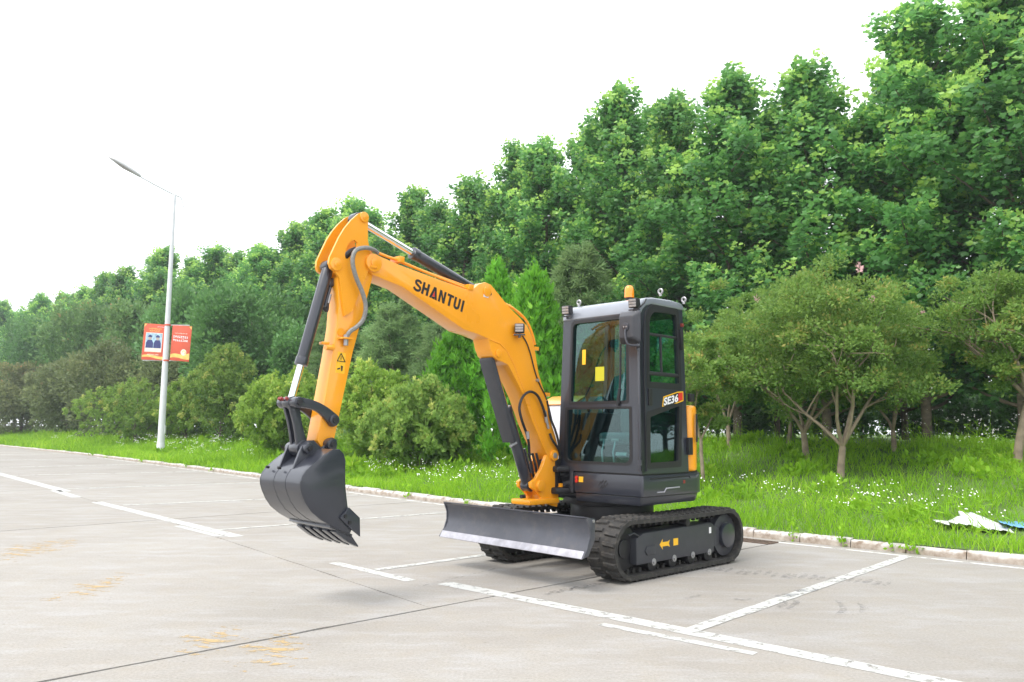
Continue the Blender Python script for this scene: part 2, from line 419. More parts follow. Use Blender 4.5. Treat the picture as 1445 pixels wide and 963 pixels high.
def np_mesh(name, V, F, tone=None):
    """fast mesh from numpy arrays: V (n,3), F (m,k) of equal face size, optional per-face float 'tone'"""
    me = bpy.data.meshes.new(name)
    m, k = F.shape
    me.vertices.add(len(V)); me.vertices.foreach_set('co', np.ascontiguousarray(V, dtype=np.float32).ravel())
    me.loops.add(m * k); me.loops.foreach_set('vertex_index', np.ascontiguousarray(F, dtype=np.int32).ravel())
    me.polygons.add(m); me.polygons.foreach_set('loop_start', np.arange(0, m * k, k, dtype=np.int32))
    me.update(calc_edges=True)
    if tone is not None:
        a = me.attributes.new('tone', 'FLOAT', 'FACE'); a.data.foreach_set('value', np.ascontiguousarray(tone, dtype=np.float32))
    me.validate()
    return me
def rounded(pts, r, seg=5):
    """polygon with rounded corners; r a number or one per corner"""
    n = len(pts); out = []
    for i in range(n):
        p = Vector((pts[i][0], pts[i][1])); a = Vector((pts[i - 1][0], pts[i - 1][1])); b = Vector((pts[(i + 1) % n][0], pts[(i + 1) % n][1]))
        rr = r[i] if hasattr(r, '__len__') else r
        if rr <= 0: out.append((p.x, p.y)); continue
        d1, d2 = (a - p).normalized(), (b - p).normalized()
        q1, q2 = p + d1 * rr, p + d2 * rr
        for k in range(seg + 1):
            t = k / seg
            q = q1 * (1 - t) ** 2 + p * 2 * t * (1 - t) + q2 * t ** 2
            out.append((q.x, q.y))
    return out
def smooth_path(P, k=6):
    P = [Vector(p) for p in P]; out = []
    for i in range(len(P) - 1):
        a, b, c, d = P[max(i - 1, 0)], P[i], P[i + 1], P[min(i + 2, len(P) - 1)]
        for j in range(k):
            t = j / k
            out.append(0.5 * ((2 * b) + (c - a) * t + (2 * a - 5 * b + 4 * c - d) * t * t + (3 * b - a - 3 * c + d) * t ** 3))
    out.append(P[-1]); return out
# ================================================================ the setting
TH = R(134.5)
AX, BX = Vector((math.cos(TH), math.sin(TH), 0)), Vector((math.sin(TH), -math.cos(TH), 0))   # along the kerb, across it
def ab(a, b, z=0.0): return AX * a + BX * b + Vector((0, 0, z))
def to_ab(P): return P.x * AX.x + P.y * AX.y, P.x * BX.x + P.y * BX.y
def structure(o): o['kind'] = 'structure'; return o
KA = np.array([-80, -6, 2.2, 5.1, 8.0, 10.4, 13.5, 20, 27.2, 38, 55, 100, 200], float)
KB = np.array([9.4, 9.2, 9.04, 8.92, 8.86, 8.90, 9.15, 9.95, 10.6, 11.5, 12.2, 13.0, 14.0], float)
def kb(a):
    return float(np.mean([np.interp(a + d, KA, KB) for d in (-1.2, -0.6, 0, 0.6, 1.2)]))
def smooth01(t):
    t = min(1.0, max(0.0, t)); return t * t * (3 - 2 * t)
def bank_z(a, s):
    z = 0.085 + 0.93 * smooth01(s / 9.0)
    z += 0.05 * math.sin(a * 0.55 + s * 0.4) * smooth01(s / 4) + 0.03 * math.sin(a * 1.7 - s * 0.9) * smooth01(s / 3)
    return z
def bank(a, s): return ab(a, kb(a) + s, bank_z(a, s))
def place(px, s, dz=0.0):
    """point of the bank s metres behind the kerb that lies in the photograph's column px"""
    lo, hi = -8.0, 190.0
    for _ in range(50):
        mid = (lo + hi) / 2; P = bank(mid, s)
        if P.y > 0.5 and proj(P)[0] > px: lo = mid
        elif P.y <= 0.5: lo = mid
        else: hi = mid
    return bank((lo + hi) / 2, s), (lo + hi) / 2

structure(link('ground', np_mesh('ground', np.array([[-330, -330, -.06], [330, -330, -.06], [330, 330, -.06], [-330, 330, -.06]]), np.array([[0, 1, 2, 3]])), M['earth']))
# pavement: joint filler sheet, with each poured slab on top as a piece of its own
edge = [(a, kb(a) + 0.02) for a in np.linspace(-60, 150, 60)]
pv = MB(); pv.add([ab(a, b, -0.03) for a, b in edge] + [ab(150, -30, -0.03), ab(-60, -30, -0.03)], [tuple(range(len(edge) + 2))])
pavement = structure(pv.build('pavement', 'joint'))
JA = [4.55 + 6.65 * i for i in range(-5, 22)]
JB = [3.85 - 4.9 * j for j in range(0, 6)]
G = 0.009
def jb0(a, i):
    if i < 5: return 4.62 - .03 * a
    return float(np.interp(a, [4.55, 11.2, 17.85, 25, 40, 90], [3.70, 4.45, 4.85, 5.4, 6.4, 9.0]))
for i in range(len(JA) - 1):
    a0, a1 = JA[i] + G, JA[i + 1] - G
    loops = []; b0_, b1_ = jb0(JA[i], i), jb0(JA[i + 1], i)
    top = [(a, kb(a)) for a in np.linspace(a1, a0, 7)]
    loops.append([(a0, b0_ + .0015), (a1, b1_ + .0015)] + top)
    for j in range(len(JB) - 1):
        loops.append([(a0, JB[j + 1] + G), (a1, JB[j + 1] + G), (a1, (b1_ if j == 0 else JB[j]) - .0015), (a0, (b0_ if j == 0 else JB[j]) - .0015)])
    for q in loops:
        # chipped, slightly wandering arrises along the joints
        pts = []
        for k in range(len(q)):
            p, r_ = q[k], q[(k + 1) % len(q)]
            n = max(1, int(math.hypot(r_[0] - p[0], r_[1] - p[1]) / 0.22)) if a0 < 14 else 1
            for t in range(n):
                f = t / n; jit = 0 if t == 0 else random.gauss(0, 0.006)
                dx, dy = r_[0] - p[0], r_[1] - p[1]; l = math.hypot(dx, dy)
                pts.append((p[0] + dx * f - dy / l * abs(jit), p[1] + dy * f + dx / l * abs(jit)))
        MB().prism([ab(a, b, -0.028) for a, b in pts], [ab(a, b, 0.0) for a, b in pts]).build('concrete_slab', 'concrete', pavement)

def strip(name, a0, b0, a1, b1, w, mat, z=0.002, n=None, parent=pavement):
    d = Vector((a1 - a0, b1 - b0)); l = d.length; nx, ny = -d.y / l, d.x / l
    n = n or max(2, int(l / 0.12))
    L_, R_ = [], []
    for i in range(n + 1):
        t = i / n; a, b = a0 + d.x * t, b0 + d.y * t
        e1, e2 = w / 2 + random.gauss(0, 0.0025), w / 2 + random.gauss(0, 0.0025)
        L_.append(ab(a + nx * e1, b + ny * e1, z)); R_.append(ab(a - nx * e2, b - ny * e2, z))
    return MB().grid([L_, R_]).build(name, mat, parent)
# long edge line of the bays, offset repaints, and the bay dividers
for (a0, b0, a1, b1, w, mt) in [(-3.0, 4.74, 5.2, 4.36, .15, 'linepaint'), (2.40, 4.31, 3.44, 4.21, .075, 'linepaint'), (5.46, 4.215, 6.66, 4.235, .11, 'linepaint'),
        (8.95, 4.40, 14.45, 4.62, .17, 'linepaint'), (9.1, 4.255, 10.4, 4.30, .09, 'linepaint'), (15.6, 4.66, 17.5, 4.83, .17, 'linepaint'), (17.1, 4.92, 25.5, 5.45, .22, 'linepaint'), (27, 5.6, 40, 6.4, .22, 'linefaint')]:
    strip('painted_line', a0, b0, a1, b1, w, mt)
for (a0, b0, a1, b1, w, mt) in [(2.95, 4.50, 3.17, 8.78, .105, 'linepaint'), (6.07, 4.30, 6.05, 8.70, .09, 'linepaint'), (9.66, 4.52, 9.45, 8.75, .085, 'linefaint'),
        (13.60, 4.75, 12.95, 8.95, .11, 'linefaint'), (17.80, 4.93, 17.2, 9.55, .12, 'linefaint'), (23.3, 5.2, 22.5, 10.0, .14, 'linefaint'), (-0.2, 4.78, 0.0, 8.8, .10, 'linepaint')]:
    strip('bay_divider', a0, b0, a1, b1, w, mt, z=0.0035)
for px, py in ((46, 659), (10, 649.5), (10, 641.6), (10, 634.6)):
    a, b = to_ab(ground(px, py)); strip('bay_divider', a, 5.2, a, kb(a) - .2, .17, 'linefaint', z=0.0035)
# whitewashed gutter edge, worn, along the kerb foot
prev = None
for a in np.arange(-4, 34, 1.5):
    strip('gutter_line', a, kb(a) - .20, a + 1.5, kb(a + 1.5) - .20, .055, 'gutter', z=0.002)
# remnants of yellow lettering, each a cluster of worn strokes
def yellow_patch(x0, y0, x1, y1, rot):
    c = ground((x0 + x1) / 2, (y0 + y1) / 2); w = (ground(x1, (y0 + y1) / 2) - ground(x0, (y0 + y1) / 2)).length; d = (ground((x0 + x1) / 2, y0) - ground((x0 + x1) / 2, y1)).length
    o = MB().add([(-w / 2, -d / 2, 0), (w / 2, -d / 2, 0), (w / 2, d / 2, 0), (-w / 2, d / 2, 0)], [(0, 1, 2, 3)]).build('yellow_marking', 'yellowghost', pavement)
    o.location = (c.x, c.y, .002); o.rotation_euler = (0, 0, rot)
yellow_patch(245, 880, 345, 925, R(-6)); yellow_patch(330, 885, 445, 945, R(4)); yellow_patch(98, 808, 175, 846, 0); yellow_patch(-12, 758, 92, 794, 0)
# tyre and track scuffs
def scuff(pxs, w, mat='scuff'):
    P = smooth_path([ground(*p) for p in pxs], 5); n = len(P); L_, R_ = [], []
    for i, p in enumerate(P):
        d = (P[min(i + 1, n - 1)] - P[max(i - 1, 0)]).normalized(); s_ = Vector((-d.y, d.x, 0)); t = i / (n - 1)
        ww = w * (0.25 + 0.75 * math.sin(math.pi * (0.1 + 0.85 * t)))
        L_.append(p + s_ * ww / 2 + Vector((0, 0, .005))); R_.append(p - s_ * ww / 2 + Vector((0, 0, .005)))
    return MB().grid([L_, R_]).build('tyre_mark', mat, pavement)
scuff([(1110, 860), (1120, 855), (1124, 850), (1117, 846)], .05); scuff([(1098, 858), (1106, 854), (1108, 849)], .05)
scuff([(1180, 869), (1190, 862), (1188, 855), (1180, 848)], .05); scuff([(1214, 866), (1218, 858), (1210, 852)], .04)
scuff([(965, 846), (980, 843), (990, 840)], .05); scuff([(1034, 845), (1046, 848), (1060, 846)], .05)
scuff([(1096, 843), (1112, 841), (1124, 838)], .11, 'scuffdark'); scuff([(1122, 835), (1140, 834), (1152, 831)], .11, 'scuffdark')
for i in range(21):
    px = 985 + i * 13 + random.uniform(-2, 2); py = 803 + i * 1.05 + random.uniform(-1, 1)
    scuff([(px, py + 3), (px + 6, py), (px + 10, py - 3)], random.uniform(.035, .07))
for i in range(16):
    px = 770 + i * 7 + random.uniform(-3, 3); py = 838 - i * 1.25
    scuff([(px - 4, py + 3), (px + 3, py), (px + 8, py - 3)], random.uniform(.03, .06))
for i in range(8):
    px = 600 + i * 13; py = 826 - i * 3
    scuff([(px - 3, py + 2), (px + 5, py - 1), (px + 9, py - 2)], random.uniform(.015, .03))

# kerb, stone by stone
def kerbmat():
    m, nt, b, out = newmat('kerb_stone_whitewashed'); N, L = nt.nodes, nt.links
    tcx = N.new('ShaderNodeNewGeometry')
    def nz(sc, lo, hi, d=8):
        n = N.new('ShaderNodeTexNoise'); n.inputs['Scale'].default_value = sc; n.inputs['Detail'].default_value = d; n.inputs['Roughness'].default_value = .65
        L.new(tcx.outputs['Position'], n.inputs['Vector'])
        r = N.new('ShaderNodeMapRange'); r.inputs['From Min'].default_value = lo; r.inputs['From Max'].default_value = hi; L.new(n.outputs['Fac'], r.inputs['Value']); return r.outputs['Result'], n
    sx = N.new('ShaderNodeSeparateXYZ'); L.new(tcx.outputs['Position'], sx.inputs['Vector'])
    f1, n1 = nz(6, 0.0, 1.0)
    zz = N.new('ShaderNodeMath'); zz.operation = 'MULTIPLY_ADD'; L.new(f1, zz.inputs[0]); zz.inputs[1].default_value = .11; L.new(sx.outputs['Z'], zz.inputs[2])
    mr = N.new('ShaderNodeMapRange'); mr.inputs['From Min'].default_value = .098; mr.inputs['From Max'].default_value = .125; L.new(zz.outputs['Value'], mr.inputs['Value'])
    f2, n2 = nz(11, .36, .52)
    mu = N.new('ShaderNodeMath'); mu.operation = 'MULTIPLY'; L.new(mr.outputs['Result'], mu.inputs[0]); L.new(f2, mu.inputs[1])
    dirt = N.new('ShaderNodeValToRGB'); dirt.color_ramp.elements[0].color = (.20, .15, .11, 1); dirt.color_ramp.elements[1].color = (.42, .38, .33, 1)
    dirt.color_ramp.elements[0].position = .3; dirt.color_ramp.elements[1].position = .7
    L.new(n2.outputs['Fac'], dirt.inputs['Fac'])
    mx = N.new('ShaderNodeMix'); mx.data_type = 'RGBA'; L.new(mu.outputs['Value'], mx.inputs['Factor']); L.new(dirt.outputs['Color'], mx.inputs['A']); mx.inputs['B'].default_value = (.50, .485, .465, 1)
    L.new(mx.outputs['Result'], b.inputs['Base Color']); b.inputs['Roughness'].default_value = .9
    bp = N.new('ShaderNodeBump'); bp.inputs['Strength'].default_value = .6; bp.inputs['Distance'].default_value = .01
    L.new(n2.outputs['Fac'], bp.inputs['Height']); L.new(bp.outputs['Normal'], b.inputs['Normal'])
    return m
M['kerbstone'] = kerbmat()
kerb = structure(MB().grid([[ab(a, kb(a) + .03, -.02) for a in np.arange(-8, 70, 2.0)], [ab(a, kb(a) + .10, -.02) for a in np.arange(-8, 70, 2.0)]]).build('kerb', 'kerb'))
km = []
for k in range(4):
    b = MB()
    h_ = .078 + .005 * k
    prof = [(.0, -.02), (.008, h_ - .03), (.03, h_), (.12, h_ + .004), (.125, -.02)]
    rows = []
    for i in range(5):
        t = i / 4 * .56
        rows.append([(t + .003, y + random.gauss(0, .003), z + random.gauss(0, .002)) for y, z in prof])
    b.grid(rows); n = len(prof)
    b.f.append(tuple(range(n - 1, -1, -1))); b.f.append(tuple(4 * n + j for j in range(n)))
    km.append(b.mesh('kerb_stone', 0.0, 60))
    km[-1].materials.append(M['kerbstone'])
a = -7.0
while a < 62:
    p, q = ab(a, kb(a)), ab(a + .57, kb(a + .57))
    ang = math.atan2(q.y - p.y, q.x - p.x)
    mt_ = Matrix.Translation(p + Vector((0, 0, random.gauss(0, .004)))) @ Matrix.Rotation(ang + random.gauss(0, .006), 4, 'Z') @ Matrix.Diagonal((1, -1, 1, 1))
    link('kerb_stone', km[random.randrange(4)], None, kerb, mt_)
    a += .57

# the raised grass bank
sa = np.concatenate([np.arange(-70, -8, 6.0), np.arange(-8, 36, .6), np.arange(36, 170, 3.0)])
ss = np.concatenate([[.10], np.arange(.4, 10, .5), np.arange(10, 30, 3.0), [40, 60, 90]])
b = MB(); b.grid([[bank(a_, s_) + Vector((0, 0, random.gauss(0, .012) if .3 < s_ < 12 else 0)) for s_ in ss] for a_ in sa])
grass_bank = structure(b.build('grass_bank', 'soil', None, 0, 180))

# drain grate in the gutter
g = ground(1066, 764.5); ga, gb = to_ab(g)
dg = tag(empty('drain_grate', (g.x, g.y, 0.0), TH), 'rusty slotted iron drain grate in the gutter by the kerb', 'drain grate')
fr = MB(); L0, W0 = .44, .22
for sx_, sy_, lx, ly_ in ((0, W0 / 2, L0, .025), (0, -W0 / 2, L0, .025), (L0 / 2, 0, .025, W0 - .025), (-L0 / 2, 0, .025, W0 - .025)):
    fr.box((sx_, sy_, .006), (lx, ly_, .010))
fr.build('frame', 'iron', dg)
for i in range(9):
    MB().box((-L0 / 2 + .045 + i * (L0 - .09) / 8, 0, .005), (.018, W0 - .03, .008)).build('bar', 'iron', dg)
# ================================================================ the excavator
EX, EY, EH = .979, 7.943, R(225)
FX, LY = Vector((math.cos(EH), math.sin(EH), 0)), Vector((-math.sin(EH), math.cos(EH), 0))
EO = Vector((EX, EY, 0))
exc = tag(empty('excavator', (EX, EY, 0), EH), 'orange mini excavator with dark grey cab, tracks and bucket parked across the bays', 'excavator')
def on_y(px, py, y):
    """machine coordinates (x forward, z up) where the photograph's pixel meets the machine plane y"""
    d = ray(px, py); c = Vector((0, 0, CH)) - EO; t = (y - c.dot(LY)) / d.dot(LY); P = c + d * t
    return P.dot(FX), P.z
def on_x(px, py, x):
    d = ray(px, py); c = Vector((0, 0, CH)) - EO; t = (x - c.dot(FX)) / d.dot(FX); P = c + d * t
    return P.dot(LY), P.z
UT = Matrix.Rotation(R(223.84 - 225), 4, 'Z')
def UB(): return MB(UT)

# ---- tracks
TL, TR_, TRR = .745, .225, .225        # half wheelbase, belt radius to its inner face
TH_IN, BELT = .235, .036
zc = .265
def belt_point(u):
    """centre line of the belt (outer face), u in 0..1 around"""
    r = zc - .02; top_sag = .0
    Lt = 2 * TL; arc = math.pi * r; per = 2 * Lt + 2 * arc; s = (u % 1) * per
    if s < Lt: return (TL - s, zc + r + .008 * -math.sin(math.pi * s / Lt)), (0, 1)
    s -= Lt
    if s < arc:
        a = math.pi / 2 + s / r; return (-TL + r * math.cos(a), zc + r * math.sin(a)), (math.cos(a), math.sin(a))
    s -= arc
    if s < Lt: return (-TL + s, zc - r), (0, -1)
    s -= Lt
    a = -math.pi / 2 + s / r; return (TL + r * math.cos(a), zc + r * math.sin(a)), (math.cos(a), math.sin(a))
lug_me = None
for side in (1, -1):
    yo, yi = side * .835, side * .535
    ym = (yo + yi) / 2
    rows = []
    for i in range(96):
        (x, z), (nx, nz) = belt_point(i / 96)
        rows.append([(x, yo, z), (x, yi, z), (x - nx * BELT, yi, z - nz * BELT), (x - nx * BELT, yo, z - nz * BELT)])
    rows.append(rows[0])
    trk = UB().grid(rows, close=True).build('track', 'rubber', exc, 0, 50)
    # outer lugs, one mesh shared
    if lug_me is None:
        b = MB()
        for y0, y1, dx in ((-.144, -.015, -.010), (.015, .144, .010)):
            A_ = [(-.020 + dx, y0, -.002), (.020 + dx, y0, -.002), (.020 + dx * 1.8, y1, -.002), (-.020 + dx * 1.8, y1, -.002)]
            B_ = [(-.013 + dx, y0 + .006, .016), (.013 + dx, y0 + .006, .016), (.013 + dx * 1.8, y1 - .006, .016), (-.013 + dx * 1.8, y1 - .006, .016)]
            b.prism(A_, B_)
        lug_me = b.mesh('tread_lug', 0.0, 40); lug_me.materials.append(M['rubber'])
    NL = 54
    for i in range(NL):
        (x, z), (nx, nz) = belt_point((i + .3) / NL)
        m = Matrix(((nz, 0, nx, x), (0, 1, 0, ym), (-nx, 0, nz, z), (0, 0, 0, 1)))
        link('tread_lug', lug_me, None, trk, UT @ m)
    # inner drive teeth
    b = UB()
    for i in range(NL):
        (x, z), (nx, nz) = belt_point((i + .3) / NL)
        rot = Matrix(((nz, 0, nx), (0, 1, 0), (-nx, 0, nz)))
        for dy in (-.045, .045): b.box((x - nx * (BELT + .018), ym + dy, z - nz * (BELT + .018)), (.03, .028, .04), rot)
    o = b.build('drive_teeth', 'rubber', trk)
    o['kind'] = 'stuff'
    # track frame: outer plate with chamfers, recessed panel, brackets
    b = UB(); yf = side * .800; yb = side * .60
    out = [(-.52, .13), (.66, .13), (.66, .35), (.56, .385), (-.48, .40), (-.52, .38)]
    b.plate(out, yb, yf); b.build('track_frame', 'darkmatt', trk, .010)
    b = UB(); b.plate([(.40, .20), (.52, .20), (.55, .235), (.52, .275), (.40, .275)], yf, yf + side * .010); b.build('frame_pad', 'darkmatt', trk, .006)
    # sprocket / motor at rear, idler in front
    b = UB(); b.cyl((-TL, yb - side * .02, zc), (-TL, side * .775, zc), .195, 28)
    for k in range(15):
        an = 2 * math.pi * k / 15; b.box((-TL + .203 * math.cos(an), side * .70, zc + .203 * math.sin(an)), (.035, .05, .03), Matrix.Rotation(-an, 3, 'Y'))
    b.build('sprocket', 'darkmatt', trk, .004)
    b = UB(); b.cyl((-TL, side * .775, zc), (-TL, side * .822, zc), .115, 28); b.build('motor_cover', 'dark', trk, .012)
    b = UB(); b.plate([(-.50, .16), (-.62, .20), (-.66, .27), (-.62, .34), (-.50, .385)], side * .70, side * .79); b.build('motor_bracket', 'darkmatt', trk, .008)
    b = UB(); b.cyl((TL, yb, zc), (TL, side * .73, zc), .185, 28); b.cyl((TL, side * .73, zc), (TL, side * .745, zc), .08, 20); b.build('idler', 'black', trk, .008)
    b = UB(); b.tube([(TL + .02, side * .797, zc + .12), (TL - .05, side * .80, zc + .135), (TL - .12, side * .80, zc + .10)], .008); b.build('idler_guard', 'dark', trk)
    for x in (-.44, -.17, .12, .42):
        b = UB(); b.cyl((x, yb, .115), (x, side * .785, .115), .062, 18); b.build('track_roller', 'black', trk, .005)
        b = UB(); b.cyl((x, side * .785, .135), (x, side * .812, .135), .013, 10); b.cyl((x, side * .785, .135), (x, side * .803, .135), .030, 12); b.build('roller_bolt', 'steel', trk)
    b = UB(); b.cyl((-.10, yb, .43), (-.10, side * .80, .43), .038, 16); b.build('carrier_roller', 'black', trk, .004)
    if side == 1:
        yy = yf + .0115
        arrow = [(.345, .270), (.30, .315), (.305, .288), (.225, .288), (.195, .30), (.21, .27), (.195, .24), (.225, .252), (.305, .252), (.30, .225)]
        b = UB(); b.plate([(x - .01, z) for x, z in arrow], yf, yf + .0015); b.build('arrow_sticker', 'stickeryellow', trk)
        b = UB(); b.plate([(.13, .245), (.06, .245), (.06, .305), (.13, .305)], yf, yf + .0015); st = b.build('warning_sticker', 'stickeryellow', trk)
        b = UB(); b.plate([(-.44, .305), (-.475, .305), (-.475, .36), (-.44, .36)], yf, yf + .0015); b.build('white_label', 'white', trk)

# ---- car body between the tracks, slewing ring
b = UB(); b.slab([(.50, -.34), (.50, .34), (-.50, .34), (-.50, -.34)], .22, .40)
for s_ in (1, -1):
    for x in (.33, -.33): b.box((x, s_ * .45, .30), (.22, .36, .15))
b.build('undercarriage_frame', 'black', exc, .015)
b = MB(); b.cyl((0, 0, .40), (0, 0, .56), .40, 40); b.cyl((0, 0, .56), (0, 0, .62), .47, 40); b.build('slewing_ring', 'black', exc, .01)

# ---- dozer blade
prof = [(1.375, .565), (1.352, .535), (1.338, .49), (1.334, .44), (1.345, .39), (1.368, .345), (1.395, .315)]
back = [(x - .022, z - .004) for x, z in prof]
b = UB(); WB = .862
b.prism([(x, -WB, z) for x, z in prof + back[::-1]], [(x, WB, z) for x, z in prof + back[::-1]]); blade = b.build('dozer_blade', 'blade', exc, 0, 40)
b = UB(); e = [(1.398, .322), (1.43, .268), (1.42, .262), (1.375, .305)]
b.prism([(x, -WB, z) for x, z in e], [(x, WB, z) for x, z in e]); b.build('cutting_edge', 'edge', blade, .002)
b = UB(); e = [(1.383, .570), (1.383, .582), (1.335, .572), (1.335, .560)]
b.prism([(x, -WB, z) for x, z in e], [(x, WB, z) for x, z in e]); b.build('top_lip', 'blade', blade, .003)
for s_ in (1, -1):
    b = UB(); b.plate([(1.385, .58), (1.345, .49), (1.345, .42), (1.375, .34), (1.43, .268), (1.36, .28), (1.285, .40), (1.28, .56)], s_ * WB, s_ * (WB + .014)); b.build('end_plate', 'blade', blade, .003)
    b = UB(); b.cyl((1.305, s_ * (WB + .014), .545), (1.305, s_ * (WB + .022), .545), .012, 12); b.build('eye_bolt', 'steel', blade)
    b = UB(); b.plate([(1.33, .34), (1.33, .48), (1.0, .40), (.5, .34), (.5, .24), (1.0, .28)], s_ * .30, s_ * .38); b.build('push_arm', 'black', blade, .01)
b = UB(); b.cyl((.48, 0, .34), (.95, 0, .40), .05, 16); b.cyl((.95, 0, .40), (1.32, 0, .46), .028, 14); b.build('lift_cylinder', 'black', blade)

# ---- upper platform (zero tail swing: rear on a circle about the slewing axis)
def arc(r, a0, a1, n): return [(r * math.cos(R(a0 + (a1 - a0) * i / n)), r * math.sin(R(a0 + (a1 - a0) * i / n))) for i in range(n + 1)]
rear = arc(.835, 116, 246, 28)
plan = [(.535, -.02), (.535, .735), (.52, .752), (-.30, .757)] + rear + [(-.2, -.76), (.30, -.74), (.42, -.50), (.42, -.02)]
ins = lambda P, k: [(x - k * x / max(.3, math.hypot(x, y)), y - k * y / max(.3, math.hypot(x, y))) for x, y in P]
b = MB(); b.slab(plan, .68, .862); b.build('platform_skirt', 'dark', exc, .010)
low = [(.525, -.02), (.525, .72), (.50, .735), (-.30, .74)] + arc(.815, 116, 246, 28) + [(-.2, -.74), (.30, -.72), (.40, -.50), (.40, -.02)]
b = MB(); b.prism([(x * .97, y * .965, .600) for x, y in low], [(x, y, .678) for x, y in low]); b.build('lower_skirt', 'dark', exc, .012)
b = MB(); b.slab(ins(plan, .02), .862, .874); b.build('deck_gap', 'black', exc)
# recessed line and handle on the left skirt panel, grille slots and reflector on the front one
b = MB(); b.tube([(.33, .7585, .712), (.22, .7585, .712), (.19, .7585, .742), (-.02, .7585, .745)], .006, 6); b.build('skirt_step', 'edge', exc)
b = MB(); b.tube([(.42, .757, .835), (-.18, .7585, .84), (-.20, .7585, .82)], .004, 6); b.build('skirt_seam', 'black', exc)
b = MB(); b.box((-.10, .758, .79), (.03, .004, .03)); b.build('skirt_reflector', 'redgrease', exc)
for k, (y, z) in enumerate(((.285, .775), (.315, .79), (.345, .79), (.30, .745), (.33, .75), (.36, .765))):
    b = MB(); b.box((.5355, y, z), (.004, .010, .045), Matrix.Rotation(R(-38), 3, 'X')); b.build('vent_slot', 'black', exc)
b = MB(); b.box((.5365, .065, .80), (.004, .05, .05)); b.build('warning_sticker', 'stickeryellow', exc)
b = MB()
for z in (.815, .785): b.cyl((.535, .015, z), (.548, .015, z), .016, 12)
b.build('isolator_switch', 'red', exc)

# ---- engine hood (orange, behind the cab) and right-hand hood, its sky reflection painted in as a pale colour
hood = MB(); hp = [(-.225, .725)] + arc(.812, 112, 246, 24) + [(-.225, -.76)]
hood.slab(hp, .876, 1.49); hood.build('engine_hood', 'yellow', exc, .03, 35, 3)
b = MB(); b.box((-.30, .772, 1.28), (.035, .012, .26), Matrix.Rotation(R(22), 3, 'Z')); b.build('hood_recess', 'black', exc)
b = MB(); b.box((-.20, .757, 1.11), (.07, .03, .16)); b.build('door_latch', 'black', exc, .006)
b = MB(); b.box((-.235, .757, 1.56), (.07, .035, .075)); b.build('door_stop', 'black', exc, .006)
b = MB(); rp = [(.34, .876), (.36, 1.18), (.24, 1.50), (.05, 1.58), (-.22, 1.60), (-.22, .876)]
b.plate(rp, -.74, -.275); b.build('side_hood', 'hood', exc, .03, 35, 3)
b = MB(); b.plate([(.26, 1.505), (.05, 1.592), (-.22, 1.612), (-.22, 1.602), (.05, 1.582), (.25, 1.495)], -.735, -.28); b.build('hood_trim', 'yellow', exc)

# ---- cab
YL, YR, ZB, ZT = .749, -.216, .876, 2.447
def inset(z): return .045 * max(0, z - ZB) / (ZT - ZB)
def xf(z): return .536 - .022 * max(0, z - ZB) / 1.2
def side_l(x, z, d): return (x, YL - inset(z) - .045 * d, z)
def side_r(x, z, d): return (x, YR + inset(z) + .045 * d, z)
def front(y, z, d):
    t = (y - YR) / (YL - YR); k = inset(z)
    return (xf(z) - .05 * d, YR + k + t * (YL - YR - 2 * k), z)
def rearw(y, z, d):
    t = (y - YR) / (YL - YR); k = inset(z)
    return (-.190 + .04 * d, YR + k + t * (YL - YR - 2 * k), z)
XR = -.19
def ring(mb, loop, w, fm, lift=.004):
    """thin seal strip around an opening"""
    n = len(loop); c = Vector((sum(p[0] for p in loop) / n, sum(p[1] for p in loop) / n)); inner, outer = [], []
    for p in loop:
        v = Vector((p[0], p[1])) - c; l = v.length; inner.append(c + v * (1 - w / l)); outer.append(c + v * (1 + w / l))
    A_ = [Vector(fm(p.x, p.y, 0)) for p in outer]; B_ = [Vector(fm(p.x, p.y, 0)) for p in inner]
    nrm = (A_[1] - A_[0]).cross(B_[0] - A_[0]).normalized()
    ctr = Vector((0.1, .25, 1.6))
    if nrm.dot(A_[0] - ctr) < 0: nrm = -nrm
    B2 = [p - nrm * .02 for p in B_]; A_ = [p + nrm * lift for p in A_]; B_ = [p + nrm * lift for p in B_]
    k = len(mb.v); mb.v += A_ + B_ + B2
    for i in range(n):
        j = (i + 1) % n; mb.f.append((k + i, k + j, k + n + j, k + n + i)); mb.f.append((k + n + i, k + n + j, k + 2 * n + j, k + 2 * n + i))
def pane(loop, fm, d=.45, name='window_pane', parent=None, scale=1.0):
    n = len(loop)
    return MB().add([fm(p[0], p[1], d) for p in loop], [tuple(range(n))]).build(name, 'glass', parent or cab)
# front
f_up = rounded([(-.095, 1.50), (.605, 1.50), (.605, 2.265), (-.095, 2.265)], [.02, .02, .06, .06])
f_lo = rounded([(-.135, .955), (.635, .955), (.635, 1.452), (-.135, 1.452)], [.07, .07, .015, .015])
topc = [(.503, 2.20), (.490, 2.27), (.462, 2.335), (.415, 2.385), (.35, 2.412)]
s_out = [(.534, ZB), (.514, 2.05)] + topc + [(.1, 2.42), (XR, 2.405), (XR, ZB)]
r_up = rounded([(.40, 1.40), (-.12, 1.40), (-.12, 2.33), (.36, 2.33)], .04)
b_up = rounded([(-.13, 1.48), (.66, 1.48), (.66, 2.31), (-.13, 2.31)], .05)
shell = MB().holed(rounded([(YR, ZB), (YL, ZB), (YL, 2.335), (YR, 2.335)], [.01, .01, .0, .0], 3), [f_up, f_lo], front)
shell.holed([(x - .004, z) for x, z in s_out], [r_up], lambda x, z, d: (x, side_r(x, z, d)[1] + .002, z))
shell.holed([(YR + .003, ZB + .002), (YL - .003, ZB + .002), (YL - .003, 2.40), (YR + .003, 2.40)], [b_up], rearw)
cab = shell.build('cab', 'dark', exc, 0, 30)
pane(r_up, side_r, .5, 'right_window'); pane(b_up, rearw, .5, 'rear_window')
